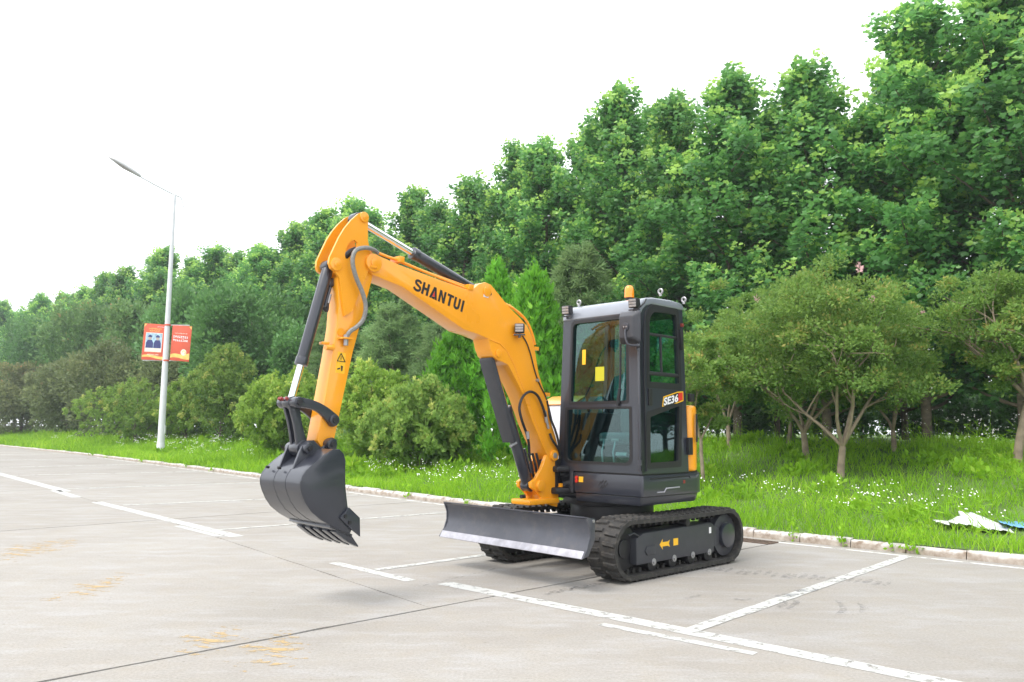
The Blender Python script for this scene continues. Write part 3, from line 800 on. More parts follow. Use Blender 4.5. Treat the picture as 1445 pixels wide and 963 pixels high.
for nm, lp in (('upper_windscreen', f_up), ('lower_windscreen', f_lo)):
    w_ = pane(lp, front, .5, nm)
    rb = MB(); ring(rb, lp, .018, front, .003); rb.build('window_seal', 'black', cab, 0, 60)
# wiper, stickers on the glass
b = MB(); b.tube([front(.52, 1.49, -.3), front(.535, 1.75, -.3), front(.54, 2.02, -.3)], .010, 6); b.tube([front(.50, 1.47, -.3), front(.535, 1.62, -.45)], .016, 6); b.build('wiper', 'black', cab)
for (p, q, mt_) in (((.03, 1.86), (.075, 2.0), 'stickeryellow'), ((.20, 1.70), (.31, 1.83), 'lime')):
    MB().add([front(p[0], p[1], .46), front(q[0], p[1], .46), front(q[0], q[1], .46), front(p[0], q[1], .46)], [(0, 1, 2, 3)]).build('glass_sticker', mt_, cab)
# left side wall with the door openings
s_up = rounded([(.405, 1.655), (-.102, 1.655), (-.102, 2.365), (.375, 2.355)], [.02, .02, .05, .16], 7)
s_lo = rounded([(.435, .945), (-.045, .950), (-.098, 1.505), (.415, 1.393)], [.02, .02, .015, .02])
door = MB().holed(s_out, [s_up, s_lo], side_l).build('door', 'dark', exc, 0, 30)
for nm, lp in (('door_upper_window', s_up), ('door_lower_window', s_lo)):
    w_ = pane(lp, side_l, .5, nm, door)
    rb = MB(); ring(rb, lp, .034, side_l, .003); rb.build('window_seal', 'black', door, 0, 60)
b = MB()
for (x0, z0, x1, z1, w) in ((.39, 2.115, -.09, 2.115, .020), (.39, 1.76, -.09, 1.76, .03), (.17, 1.76, .17, 2.115, .018)):
    b.tube([side_l(x0, z0, .35), side_l(x1, z1, .35)], w / 2 + .004, 6)
b.build('sliding_window_bar', 'black', door)
# door edge seam, grab rail and hinges along the front pillar, handle, rear latch
b = MB(); b.tube([side_l(.475, .90, -.1), side_l(.468, 1.5, -.1), side_l(.452, 2.15, -.1), side_l(.41, 2.31, -.1), side_l(.32, 2.385, -.1)], .006, 6); b.build('door_edge', 'black', door)
b = MB(); b.tube([(.55, .735, .90), (.555, .742, 1.2), (.552, .738, 1.7), (.535, .722, 2.2), (.50, .71, 2.30)], .011, 8); b.build('grab_rail', 'dark', cab)
for z in (.95, 1.28, 1.95, 2.18):
    b = MB(); b.cyl((.545, .737 - inset(z) * .6, z), (.545, .737 - inset(z) * .6, z + .045), .018, 10); b.build('hinge', 'dark', cab)
b = MB(); b.box((.385, YL - inset(1.5) + .004, 1.545), (.055, .012, .15)); hd = b.build('door_handle', 'black', door, .004)
b = MB(); b.box((-.13, YL - inset(2.1) + .012, 2.10), (.03, .03, .20)); b.build('rear_lamp', 'black', cab, .005)
b = MB(); b.box((-.155, YL - inset(2.2) + .012, 2.24), (.03, .02, .03)); b.build('side_reflector', 'redgrease', cab)
# right and rear walls
b = MB(); b.tube([(-.17, .30, 1.46), (-.17, .30, 2.34)], .012, 8); b.build('rear_window_bar', 'black', cab)
# roof with its rolled front edge
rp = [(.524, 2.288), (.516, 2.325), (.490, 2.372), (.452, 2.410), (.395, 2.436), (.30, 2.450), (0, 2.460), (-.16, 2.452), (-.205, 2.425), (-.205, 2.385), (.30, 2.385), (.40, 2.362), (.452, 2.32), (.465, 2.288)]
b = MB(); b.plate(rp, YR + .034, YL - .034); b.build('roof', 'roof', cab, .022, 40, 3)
# lifting eyes
for (px, py, x) in ((817, 425, .36), (932, 414, .36), (965, 423, -.14)):
    y, z = on_x(px, py, x)
    b = MB(); P = []
    zz = 2.45 if x > 0 else 2.445
    for i in range(17):
        an = 2 * math.pi * i / 16; P.append((x, y + .021 * math.sin(an), zz + .032 - .021 * math.cos(an)))
    b.tube(P, .009, 8); b.cyl((x, y, zz - .01), (x, y, zz + .014), .013, 10); b.build('lifting_eye', 'steel', cab)
# beacon
y, z = on_x(888, 416, .20)
bea = MB(); bea.cyl((.20, y, 2.44), (.20, y, 2.495), .034, 20, .038); bo = bea.build('beacon', 'black', exc, .003)
b = MB(); rows = []
for (r_, zz) in ((.046, 2.495), (.046, 2.50), (.045, 2.56), (.040, 2.59), (.028, 2.607), (.010, 2.613)):
    rows.append([(.20 + r_ * math.cos(2 * math.pi * i / 24), y + r_ * math.sin(2 * math.pi * i / 24), zz) for i in range(24)])
b.grid(rows, close=True); k = len(b.v); b.f.append(tuple(k - 24 + i for i in range(24))); b.build('amber_dome', 'amber', bo, 0, 60)
# work lamps
def lamp(c, nrm, parent, name='work_lamp'):
    c = Vector(c); n = Vector(nrm).normalized(); s_ = Vector((0, 0, 1)).cross(n).normalized(); u = n.cross(s_)
    rot = Matrix((s_, n, u)).transposed()
    o = MB().box(c, (.086, .055, .086), rot).build(name, 'black', parent, .010)
    for k in (-1, 0, 1):
        MB().box(c + n * .0285 + u * k * .025, (.072, .006, .021), rot).build('lamp_lens', 'lens', o, .003)
    b = MB()
    for k in range(5): b.box(c - n * .036 + s_ * (k - 2) * .017, (.006, .022, .07), rot)
    b.build('cooling_fins', 'black', o)
    b = MB(); b.box(c - u * .058, (.10, .03, .012), rot); b.cyl(c - u * .085, c - u * .05, .012, 8); b.build('lamp_bracket', 'dark', o)
    return o
for (px, py) in ((799.5, 438), (894, 428)):
    y, z = on_x(px, py, .56); lamp((.555, y, z), (1, .12, -.10), exc)
b = MB()
y, z = on_x(908, 434, .5)
b.tube([(.52, y - .03, 2.33), (.50, y + .01, 2.37), (.46, y + .0, 2.41)], .007, 6); b.build('lamp_cable', 'black', cab)
# mirror
mc = on_x(886, 462, .66)
mir = MB(); cx, cy, cz = .66, mc[0], mc[1]; w2, h2 = .115, .145
mir.prism([(cx - .035, cy + sx * w2 * 1.0, cz + sz * h2) for sx, sz in ((-1, -.86), (-.86, -1), (.86, -1), (1, -.86), (1, .86), (.86, 1), (-.86, 1), (-1, .86))],
          [(cx + .03, cy + sx * w2 * .62, cz + sz * h2 * .66) for sx, sz in ((-1, -.86), (-.86, -1), (.86, -1), (1, -.86), (1, .86), (.86, 1), (-.86, 1), (-1, .86))])
mo = mir.build('mirror', 'darkmatt', exc, .012, 40)
b = MB(); b.cyl((cx + .03, cy + .0, cz), (cx + .04, cy, cz), .036, 18); b.build('mirror_clamp', 'dark', mo, .004)
for dy in (-.012, .014): MB().cyl((cx + .040, cy + dy, cz), (cx + .045, cy + dy, cz), .007, 8).build('clamp_bolt', 'steel', mo)
b = MB(); b.tube(smooth_path([(cx + .035, cy, cz - .02), (cx + .035, cy + .002, cz - .10), (cx + .028, cy + .03, cz - .155), (cx - .02, cy + .10, cz - .165), (.545, .735, cz - .165)], 5), .0095, 8); b.build('mirror_arm', 'dark', mo)
# interior: floor, seat, consoles, levers
MB().box((.16, .265, .905), (.66, .90, .05)).build('cab_floor', 'interior', cab)
seat = MB().box((.05, .27, 1.17), (.42, .46, .12)).build('seat', 'seatgrey', exc, .04, 40, 3)
MB().slab([(.22, .08), (.22, .46), (-.15, .46), (-.15, .08)], .93, 1.12).build('seat_base', 'black', seat, .02)
MB().prism([(-.05, y, z) for y, z in rounded([(.06, 1.22), (.48, 1.22), (.46, 1.66), (.08, 1.66)], .07)], [(-.13, y, z + .02) for y, z in rounded([(.06, 1.22), (.48, 1.22), (.46, 1.66), (.08, 1.66)], .07)]).build('seat_back', 'seatgrey', seat, .02)
MB().prism([(-.07, y, z) for y, z in rounded([(.15, 1.70), (.39, 1.70), (.37, 1.87), (.17, 1.87)], .05)], [(-.14, y, z) for y, z in rounded([(.15, 1.70), (.39, 1.70), (.37, 1.87), (.17, 1.87)], .05)]).build('headrest', 'black', seat, .02)
for y in (-.06, .58):
    c_ = MB().box((.12, y, 1.18), (.54 if y > .2 else .42, .13, .48)).build('control_console', 'black', exc, .03)
    b = MB(); b.tube([(.26, y, 1.40), (.30, y, 1.50), (.29, y, 1.58)], .013, 8); b.cyl((.29, y, 1.55), (.285, y, 1.66), .022, 12, .026); b.build('joystick', 'black', c_)
b = MB(); b.box((.12, .60, 1.44), (.34, .09, .05)); b.build('armrest', 'seatgrey', cab, .02)
for y in (.20, .33):
    b = MB(); b.tube([(.38, y, .93), (.40, y, 1.05), (.36, y, 1.16)], .010, 8); b.tube([(.36, y - .045, 1.16), (.36, y + .045, 1.16)], .013, 8); b.build('travel_lever', 'steel', cab)
b = MB(); b.box((.42, .47, 1.02), (.10, .12, .03), Matrix.Rotation(R(-25), 3, 'Y')); b.build('pedal', 'steel', cab)
# ---- boom, arm, bucket: side outlines read off the photograph on the machine's own boom plane
YC = -.27                                     # centre plane of boom and arm
YN = YC + .10                                 # near side plate of the boom
def P2(lst, y): return [on_y(px, py, y) for px, py in lst]
def pxc(px, py, off=.10): return on_y(px, py, YC + off)
# swing bracket
br = MB()
b_out = P2([(788, 640), (784, 634), (777, 635), (771, 645), (765, 662), (757, 676), (750, 681), (751, 689), (758, 694), (764, 702), (764, 709), (787, 716), (789, 700), (787, 685), (789, 660)], YN)
br.plate(b_out, YN - .005, YN - .045); br.plate(b_out, YC - .10, YC - .06)
bracket = br.build('swing_bracket', 'yellow', exc, .008)
bx0 = pxc(760, 700)[0]; bz = pxc(775, 712)[1]
MB().box((.79, YC, bz + .03), (.40, .24, .05)).build('base_plate', 'yellow', bracket, .015)
MB().box((.70, YC, bz + .16), (.16, .16, .26)).build('bracket_web', 'yellow', bracket, .01)
for yy in (.125, -.125):
    b = MB(); p_ = pxc(762, 686); b.cyl((p_[0], YC + yy, p_[1]), (p_[0], YC + yy * .55, p_[1]), .052, 20); b.build('pin_boss', 'yellow', bracket, .006)
b = MB(); f_ = pxc(781, 643); b.cyl((f_[0], YC - .13, f_[1]), (f_[0], YC + .12, f_[1]), .05, 20); b.build('foot_boss', 'yellow', bracket, .006)
b = MB(); b.cyl((f_[0], YC - .14, f_[1]), (f_[0], YC + .127, f_[1]), .026, 16); b.build('foot_pin', 'steel', bracket, .003)
b = MB(); q = pxc(790, 686); b.box((q[0], YC + .11, q[1]), (.035, .03, .05)); b.box((q[0] + .005, YC + .11, q[1] - .012), (.05, .02, .02)); b.build('grease_block', 'yellow', bracket, .005)
b = MB(); q = pxc(739, 701); b.cyl((q[0] - .02, YC + .09, q[1]), (q[0] + .025, YC + .09, q[1]), .018, 10); b.build('rubber_stop', 'black', bracket)
# black swing post casting between bracket and platform
b = MB(); b.cyl((.60, YC, .66), (.60, YC, .98), .10, 20); b.slab([(.68, YC - .13), (.68, YC + .15), (.40, YC + .24), (.40, YC - .24)], .66, .72); b.slab([(.66, YC - .12), (.66, YC + .15), (.40, YC + .24), (.40, YC - .24)], .86, .915)
b.build('swing_post', 'black', exc, .02)
b = MB(); b.box((.46, -.06, .78), (.14, .05, .22)); b.build('post_gusset', 'darkmatt', exc, .015)

# boom
top = [(516, 366), (518, 361), (524, 358.5), (531, 359.5), (564, 374), (620, 395), (660, 409), (668, 408), (676, 401), (685, 398.5), (693, 402), (698, 408), (718, 433), (735, 450), (744, 460), (750, 473), (754, 488), (760, 526), (769, 556), (775, 588), (784, 616), (790, 640), (786, 648), (778, 650), (771, 640)]
bot = [(753, 599), (741, 564), (732, 544), (724, 528), (717, 515), (709, 511), (702, 508), (696, 502), (692, 492), (689, 478), (672, 471), (655, 465.5), (620, 441), (568, 405), (545, 396), (527, 388), (519, 381), (516, 374)]
bo_xz = P2(top + bot, YN)
boom = MB().plate(bo_xz, YC - .10, YN).build('boom', 'yellow', exc, .006)
# raised edge bead along the knee, bosses at both ends
kn = P2([(690, 479), (706, 485), (716, 496), (725, 514), (732, 532), (745, 566), (757, 600), (770, 630)], YN + .003)
b = MB(); b.tube([(x, YN + .001, z) for x, z in kn], .006, 6); b.build('knee_weld', 'yellow', boom)
t_ = pxc(526, 371.5)
for yy in (1, -1):
    b = MB(); b.cyl((t_[0], YC + yy * .098, t_[1]), (t_[0], YC + yy * .122, t_[1]), .072, 28); b.build('tip_boss', 'yellow', boom, .008)
    b = MB(); b.cyl((t_[0], YC + yy * .12, t_[1]), (t_[0], YC + yy * .130, t_[1]), .034, 20); b.build('tip_pin', 'yellow', boom, .004)
    b = MB(); b.box((t_[0] + .01, YC + yy * .128, t_[1] - .035), (.06, .010, .018)); b.cyl((t_[0] - .015, YC + yy * .13, t_[1] - .035), (t_[0] - .015, YC + yy * .138, t_[1] - .035), .008, 8); b.build('pin_lock', 'yellow', boom)
e_ = pxc(687, 412)
for yy in (1, -1):
    b = MB(); b.cyl((e_[0], YC + yy * .099, e_[1]), (e_[0], YC + yy * .112, e_[1]), .045, 20); b.build('ear_boss', 'yellow', boom, .005)
b = MB(); q = P2([(683, 412), (690, 414), (689, 421), (682, 419)], YN); b.plate(q, YN, YN + .0025); b.build('white_label', 'white', boom)
b = MB(); q = pxc(692, 415); b.cyl((q[0], YN, q[1]), (q[0], YN + .003, q[1]), .014, 12); b.build('ear_hole', 'print', boom)
k_ = pxc(703, 499)
for yy in (1, -1):
    b = MB(); b.cyl((k_[0], YC + yy * .099, k_[1]), (k_[0], YC + yy * .116, k_[1]), .036, 18); b.build('knee_boss', 'yellow', boom, .005)
# steel pipes and clamps along the boom top
for dy, dz in ((.075, .03), (.045, .035), (.015, .03)):
    pth = [(524, 355), (545, 364), (560, 369), (600, 386), (655, 408), (668, 412), (700, 425), (722, 436)] if dy > .06 else [(535, 360), (560, 370), (600, 386), (650, 404), (670, 412), (700, 425), (722, 436), (738, 450)]
    Q = P2(pth, YC + dy); b = MB(); b.tube(smooth_path([(x, YC + dy, z + dz * .4) for x, z in Q], 4), .011, 8); b.build('boom_pipe', 'yellow', boom)
for (px, py) in ((563, 368), (661, 407)):
    q = pxc(px, py, .07); MB().box((q[0], YC + .05, q[1] + .005), (.055, .12, .05)).build('pipe_clamp', 'yellow', boom, .006)
pk = [(718, 434), (736, 448), (745, 460), (751, 474), (755, 490)]
b = MB(); b.tube(smooth_path([(x, YC + .06, z + .02) for x, z in P2(pk, YC + .06)], 4), .012, 8); b.build('boom_pipe', 'yellow', boom)
for (px, py) in ((755, 492), (771, 557)):
    q = pxc(px, py, .09); MB().box((q[0] - .02, YN - .03, q[1]), (.06, .05, .035)).build('pipe_clamp', 'yellow', boom, .005)
# lamp on the boom with its cable
q = pxc(731, 464, .14); lamp((q[0], YN + .06, q[1]), (.80, .60, .05), exc)
q2 = pxc(729, 473); MB().box((q2[0], YN + .03, q2[1]), (.09, .06, .012)).build('lamp_shelf', 'yellow', boom, .002)
cb = P2([(735, 472), (742, 483), (748, 500), (755, 527), (762, 545), (769, 559), (774, 575), (779, 598)], YN)
b = MB(); b.tube(smooth_path([(x, YN + .006, z) for x, z in cb], 5), .006, 6); b.build('lamp_cable', 'hose', boom)
q = pxc(757, 537); MB().cyl((q[0], YN, q[1]), (q[0], YN + .025, q[1]), .014, 10).build('cable_clip', 'steel', boom)
# black hoses: loop on the near side and the bundle down into the bracket
def hose(pxs, offs, r, mat, name, parent, k=6):
    Q = []
    for (px, py), of in zip(pxs, offs):
        x, z = on_y(px, py, YC + of); Q.append((x, YC + of, z))
    return MB().tube(smooth_path(Q, k), r, 8).build(name, mat, parent)
hose([(747, 640), (746, 625), (743, 612), (736, 592), (733, 575), (738, 560), (748, 553), (758, 558), (765, 572), (770, 588)], [.02, .04, .09, .135, .14, .14, .14, .14, .135, .125], .012, 'hose', 'loop_hose', exc)
for px, py, an in ((744, 614, 0), (770, 591, 0)):
    q = pxc(px, py, .12); MB().cyl((q[0], YC + .12, q[1] + .03), (q[0] - .012, YC + .12, q[1] - .035), .016, 10).build('hose_fitting', 'steel', boom)
hose([(769, 580), (771, 590), (774, 605)], [.122, .122, .122], .012, 'steel', 'hose_pipe', boom)
for k in range(5):
    d = k * .028
    hose([(772, 566), (776, 588), (783, 606), (788, 624), (790, 645), (788, 665), (792, 682)], [.09 - d, .11 - d, .13 - d, .13 - d, .10 - d, .06 - d, -.02 - d], .011, 'hose', 'hydraulic_hose', exc)
hose([(776, 612), (780, 622), (788, 634), (792, 648)], [.12, .13, .12, .10], .011, 'hose', 'hydraulic_hose', exc)
for k in range(4):
    x0, z0 = f_[0] + .14 + k * .03, f_[1] - .03
    MB().tube(smooth_path([(x0 + .02, YC + .03 - k * .02, z0 + .05), (x0 - .02, YC + .03 - k * .02, z0 - .06), (x0 - .06, YC + .03 - k * .02, z0 - .20)], 5), .012, 8).build('hydraulic_hose', 'hose', exc)

# lettering SHANTUI, each letter a flat print on the near plate
def letters():
    def st(path, w): return ('s', path, w)
    S = st([(.62, .74), (.52, .86), (.34, .895), (.16, .83), (.12, .70), (.22, .585), (.42, .50), (.60, .40), (.63, .25), (.54, .13), (.34, .09), (.14, .15), (.05, .28)], .2)
    U = st([(.12, 1.0), (.12, .36), (.17, .18), (.34, .10), (.51, .18), (.56, .36), (.56, 1.0)], .215)
    return [('S', [S], .70), ('H', [[(0, 0), (.22, 0), (.22, 1), (0, 1)], [(.46, 0), (.68, 0), (.68, 1), (.46, 1)], [(.22, .40), (.46, .40), (.46, .61), (.22, .61)]], .72),
            ('A', [[(0, 0), (.22, 0), (.33, .42), (.40, .68), (.40, 1), (.28, 1)], [(.58, 0), (.80, 0), (.52, 1), (.40, 1), (.40, .68), (.47, .42)], [(.27, .0), (.53, .0), (.535, .17), (.265, .17)]], .80),
            ('N', [[(0, 0), (.21, 0), (.21, 1), (0, 1)], [(.47, 0), (.68, 0), (.68, 1), (.47, 1)], [(.21, 1), (.21, .62), (.47, 0), (.47, .38)]], .72),
            ('T', [[(.22, 0), (.44, 0), (.44, .80), (.22, .80)], [(0, .80), (.66, .80), (.66, 1), (0, 1)]], .66), ('U', [U], .72), ('I', [[(.02, 0), (.24, 0), (.24, 1), (.02, 1)]], .26)]
def ribbon(path, w):
    P = smooth_path([(x, y, 0) for x, y in path], 4); n = len(P); L_, R_ = [], []
    for i, p in enumerate(P):
        d = (P[min(i + 1, n - 1)] - P[max(i - 1, 0)]).normalized(); s_ = Vector((-d.y, d.x, 0)) * w / 2
        L_.append(p + s_); R_.append(p - s_)
    return L_, R_
def lettering(o2, u2, v2, y, parent, mat, gap=.10):
    """o2 origin, u2 full run of the word, v2 letter height, all (x, z) on the plate"""
    Ls = letters(); tot = sum(l[2] for l in Ls) + gap * (len(Ls) - 1); x = 0
    for ch, shp, w in Ls:
        def mp(p, k=0): 
            u, v = (p[0] + x) / tot, p[1]
            return (o2[0] + u2[0] * u + v2[0] * v, y + .0016 + .0003 * k, o2[1] + u2[1] * u + v2[1] * v)
        b = MB()
        for k, s_ in enumerate(shp):
            if isinstance(s_, tuple) and s_[0] == 's':
                L_, R_ = ribbon(s_[1], s_[2]); b.grid([[mp(p, k) for p in L_], [mp(p, k) for p in R_]])
            else: b.add([mp(p, k) for p in s_], [tuple(range(len(s_)))])
        b.build('letter_' + ch.lower(), mat, parent)
        if ch == 'A':
            MB().add([mp(p, 5) for p in ((.27, .20), (.53, .20), (.40, .62))], [(0, 1, 2)]).build('letter_accent', 'red', parent)
        x += w + gap
o2, pe, pt = Vector(on_y(582.5, 409, YN)), Vector(on_y(652.5, 441.0, YN)), Vector(on_y(586.5, 392.5, YN))
lettering(o2, pe - o2, pt - o2, YN, boom, 'print')

# arm
AN = YC + .075
arm_lo = P2([(476, 392), (484, 380), (500, 366), (521, 352), (532, 362), (532, 374), (527, 387), (509, 456), (497.6, 499), (484, 562), (472.5, 617), (470, 628), (462, 634), (453, 631), (448, 622), (459, 560), (470, 499), (476, 460), (478, 430)], AN)
arm = MB().plate(arm_lo, YC - .075, AN).build('arm', 'yellow', exc, .006)
ear = P2([(516, 391), (523, 372), (521, 352), (518.5, 340), (518.5, 320), (519, 308), (516, 302), (511, 299.5), (505, 302), (495, 311), (486, 322), (478, 335), (470, 352), (464.5, 364), (463.5, 372), (466, 379), (472, 383.5), (478, 392), (481, 415), (486, 446), (496, 440)], AN + .016)
hole = P2([(496, 340), (500, 339), (504, 343), (503.5, 351), (497, 360), (491, 366), (487, 365), (486, 360), (488, 351), (491, 344)], AN + .016)
for y0 in (AN + .001, YC - .075 - .001):
    s_ = 1 if y0 > YC else -1
    MB().holed(ear, [hole], lambda u, v, d, y0=y0, s_=s_: (u, y0 + s_ * .022 * (1 - d), v)).build('ear_plate', 'yellow', arm, 0, 30)
b = MB(); tp = pxc(512.5, 307, .09); bp_ = pxc(473, 373.5, .09)
for c_, r_ in ((tp, .040), (bp_, .050)):
    for yy in (1, -1):
        MB().cyl((c_[0], YC + yy * .096, c_[1]), (c_[0], YC + yy * .112, c_[1]), r_, 22).build('pin_boss', 'yellow', arm, .005)
        MB().cyl((c_[0], YC + yy * .11, c_[1]), (c_[0], YC + yy * .117, c_[1]), r_ * .45, 14).build('pin_end', 'yellow', arm, .003)
b = MB()
for c_, r_ in ((tp, .03), (bp_, .03)): b.cyl((c_[0], YC - .09, c_[1]), (c_[0], YC + .09, c_[1]), r_, 14)
b.build('cross_pins', 'steel', arm)
# brackets and sticker on the arm
q = pxc(461, 485, .03); MB().box((q[0] + .02, YC + .03, q[1]), (.06, .05, .02)).build('front_clip', 'yellow', arm, .004)
q = pxc(466, 491, .06); MB().cyl((q[0] - .03, AN - .015, q[1]), (q[0] + .04, AN - .015, q[1]), .02, 10).build('front_fitting', 'yellow', arm)
q = pxc(488, 478, .10); MB().box((q[0], AN + .03, q[1]), (.10, .06, .014)).build('hose_shelf', 'yellow', arm, .003)
q = pxc(483, 474); MB().cyl((q[0], AN, q[1] + .03), (q[0], AN + .006, q[1] + .03), .03, 10).build('hose_lug', 'yellow', arm)
st = P2([(477, 496), (488, 499), (486, 528), (473, 526)], AN); MB().plate(st, AN, AN + .0015).build('warning_sticker', 'stickeryellow', arm)
def flat(pxs, y, name, mat, parent): return MB().add([(x, y, z) for x, z in P2(pxs, y)], [tuple(range(len(pxs)))]).build(name, mat, parent)
def outline(pxs, y, w, name, mat, parent):
    Q = [(x, y, z) for x, z in P2(pxs, y)]; b = MB()
    for i in range(len(Q)): b.tube([Q[i], Q[(i + 1) % len(Q)]], w, 4)
    return b.build(name, mat, parent)
outline([(481.5, 499), (487, 511), (475.8, 509.5)], AN + .003, .0035, 'warning_triangle', 'print', arm)
flat([(481, 503), (482, 503), (481.6, 508), (480.6, 508)], AN + .003, 'warning_mark', 'print', arm)
flat([(476, 520), (480, 519), (480, 521), (476, 522)], AN + .003, 'warning_mark', 'print', arm)
flat([(481, 516), (484, 517), (483, 524), (481.5, 524)], AN + .003, 'warning_mark', 'print', arm)
# grey hose looping from boom to arm
hose([(533, 357), (526, 352), (515, 350), (503, 353), (498, 362), (498, 375), (503, 393), (511, 412), (516, 432), (513, 450), (504, 461), (494, 468), (489, 476)], [.11, .13, .15, .15, .15, .15, .15, .15, .15, .14, .13, .12, .105], .017, 'greyhose', 'arm_hose', exc)
q = pxc(488, 484, .105); MB().cyl((q[0], AN + .03, q[1] - .02), (q[0], AN + .03, q[1] + .06), .018, 10).build('hose_fitting', 'steel', arm)
hose([(505, 350), (494, 355), (487, 361), (480, 362)], [.05, .06, .07, .05], .018, 'hose', 'bucket_hose', exc); hose([(507, 353), (497, 357), (488, 364), (480, 366)], [.02, .03, .04, .02], .018, 'hose', 'bucket_hose', exc)

# hydraulic cylinders
def cylinder(name, p0, p1, frac, r_b, r_r, parent, y=YC):
    """barrel from p0 to frac of the way, chrome rod to p1"""
    a_, c_ = Vector((p0[0], y, p0[1])), Vector((p1[0], y, p1[1])); d = (c_ - a_).normalized(); mid = a_ + (c_ - a_) * frac
    o = MB().cyl(a_ + d * .03, mid, r_b, 22).build(name, 'dark', parent, .004)
    MB().cyl(mid - d * .05, mid + d * .006, r_b * 1.12, 22).build('gland', 'dark', o, .004)
    MB().cyl(mid, c_ - d * .03, r_r, 18).build('rod', 'chrome', o)
    for P in (a_, c_):
        MB().cyl(P + Vector((0, -.045, 0)), P + Vector((0, .045, 0)), r_b * 1.05, 18).build('eye', 'dark', o, .004)
    return o, a_, c_, d
ac, a_, c_, d = cylinder('arm_cylinder', e_, tp, .575, .047, .028, exc)
u_ = Vector((0, 1, 0)).cross(d).normalized(); u_ = u_ if u_.z > 0 else -u_
MB().box(a_ + d * .30 - u_ * .055, (.10, .05, .03)).build('port_block', 'dark', ac, .005)
MB().tube([a_ + d * .08 - u_ * .062, a_ + d * .28 - u_ * .062, a_ + d * .40 - u_ * .058], .010, 8).build('port_pipe', 'dark', ac)
MB().tube(smooth_path([a_ + d * .16 - u_ * .05, a_ + d * .22 - u_ * .10, a_ + d * .34 - u_ * .09, a_ + d * .44 - u_ * .12], 5), .010, 8).build('port_hose', 'hose', ac)
MB().cyl(a_ + d * .16 - u_ * .05 + Vector((0, .03, 0)), a_ + d * .24 - u_ * .07 + Vector((0, .03, 0)), .014, 8).build('port_fitting', 'steel', ac)
rl = pxc(420, 568, .10)
bc, a_, c_, d = cylinder('bucket_cylinder', bp_, rl, .73, .043, .026, exc)
u_ = Vector((0, 1, 0)).cross(d).normalized(); u_ = u_ if u_.x > 0 else -u_
MB().tube([a_ + d * .12 - u_ * .06, a_ + d * .30 - u_ * .062], .013, 8).build('port_pipe', 'dark', bc)
MB().box(a_ + d * .11 - u_ * .055, (.05, .05, .06)).build('port_block', 'dark', bc, .006)
MB().cyl(a_ + d * .20 - u_ * .075, a_ + d * .27 - u_ * .078, .014, 8).build('port_fitting', 'steel', bc)
MB().tube(smooth_path([a_ + d * .27 - u_ * .075, a_ + d * .33 - u_ * .085, a_ + d * .31 - u_ * .05], 4), .013, 8).build('port_hose', 'hose', bc)
lo_ = pxc(758, 686)
oc, a_, c_, d = cylinder('boom_cylinder', (lo_[0] + .02, lo_[1]), k_, .60, .052, .026, exc)
u_ = Vector((0, 1, 0)).cross(d).normalized(); u_ = u_ if u_.x > 0 else -u_
Lc = (c_ - a_).length
g = [a_ + d * (Lc * .36) + u_ * .048, a_ + d * (Lc * .985) + u_ * .035, a_ + d * (Lc * .99) + u_ * .075, a_ + d * (Lc * .97) + u_ * .085, a_ + d * (Lc * .36) + u_ * .085]
MB().prism([p + Vector((0, -.075, 0)) for p in g], [p + Vector((0, .075, 0)) for p in g]).build('rod_guard', 'darkmatt', oc, .006)
for s_ in (1, -1):
    g2 = [a_ + d * (Lc * .36) + u_ * .06, a_ + d * (Lc * .985) + u_ * .05, a_ + d * (Lc * .985) - u_ * .008, a_ + d * (Lc * .36) - u_ * .03]
    if s_ == -1: MB().prism([p + Vector((0, s_ * .068, 0)) for p in g2], [p + Vector((0, s_ * .075, 0)) for p in g2]).build('guard_flange', 'darkmatt', oc)
MB().tube([a_ + d * .10 - u_ * .055 + Vector((0, .03, 0)), a_ + d * .34 - u_ * .058 + Vector((0, .03, 0))], .011, 8).build('port_pipe', 'dark', oc)
MB().cyl(a_ + d * (Lc * .345) + u_ * .04 + Vector((0, .05, 0)), a_ + d * (Lc * .345) + u_ * .12 + Vector((0, .05, 0)), .014, 8).build('guard_bolt', 'steel', oc)

# bucket linkage
BN = YC + .10
ap = pxc(469.5, 593, .10); bl = pxc(433, 633, .10); bk = pxc(465, 627, .10)
def bar(p, q, w0, w1, y0, y1, bow=0.0):
    p, q = Vector(p), Vector(q); d = (q - p).normalized(); n_ = Vector((-d.y, d.x)); n_ = n_ if n_.y > 0 else -n_; out_ = []
    L_, R_ = [], []
    for i in range(9):
        t = i / 8; c = p + (q - p) * t + n_ * bow * math.sin(math.pi * t); w = w0 + (w1 - w0) * t - .012 * math.sin(math.pi * t)
        L_.append(c + n_ * w); R_.append(c - n_ * w)
    e0 = [p + n_ * w0 * math.cos(a) - d * w0 * math.sin(a) for a in (R(150), R(120), R(90), R(60), R(30))][::1]
    e0 = [p + (n_ * math.cos(R(a)) - d * math.sin(R(a))) * w0 for a in (150, 120, 90, 60, 30)]
    e1 = [q + (n_ * math.cos(R(a)) + d * math.sin(R(a))) * w1 for a in (30, 60, 90, 120, 150)]
    poly = L_ + e1 + R_[::-1] + e0
    return MB().plate([(v.x, v.y) for v in poly], y0, y1)
link_o = bar(rl, ap, .040, .050, YC + .080, YC + .112, .035).build('side_link', 'dark', exc, .006)
bar(rl, ap, .040, .050, YC - .112, YC - .080, .035).build('far_side_link', 'dark', link_o, .006)
tip_l = bar(rl, bl, .042, .046, YC - .052, YC - .022).build('bucket_link', 'dark', exc, .006)
bar(rl, bl, .042, .046, YC + .022, YC + .052).build('link_cheek', 'dark', tip_l, .006)
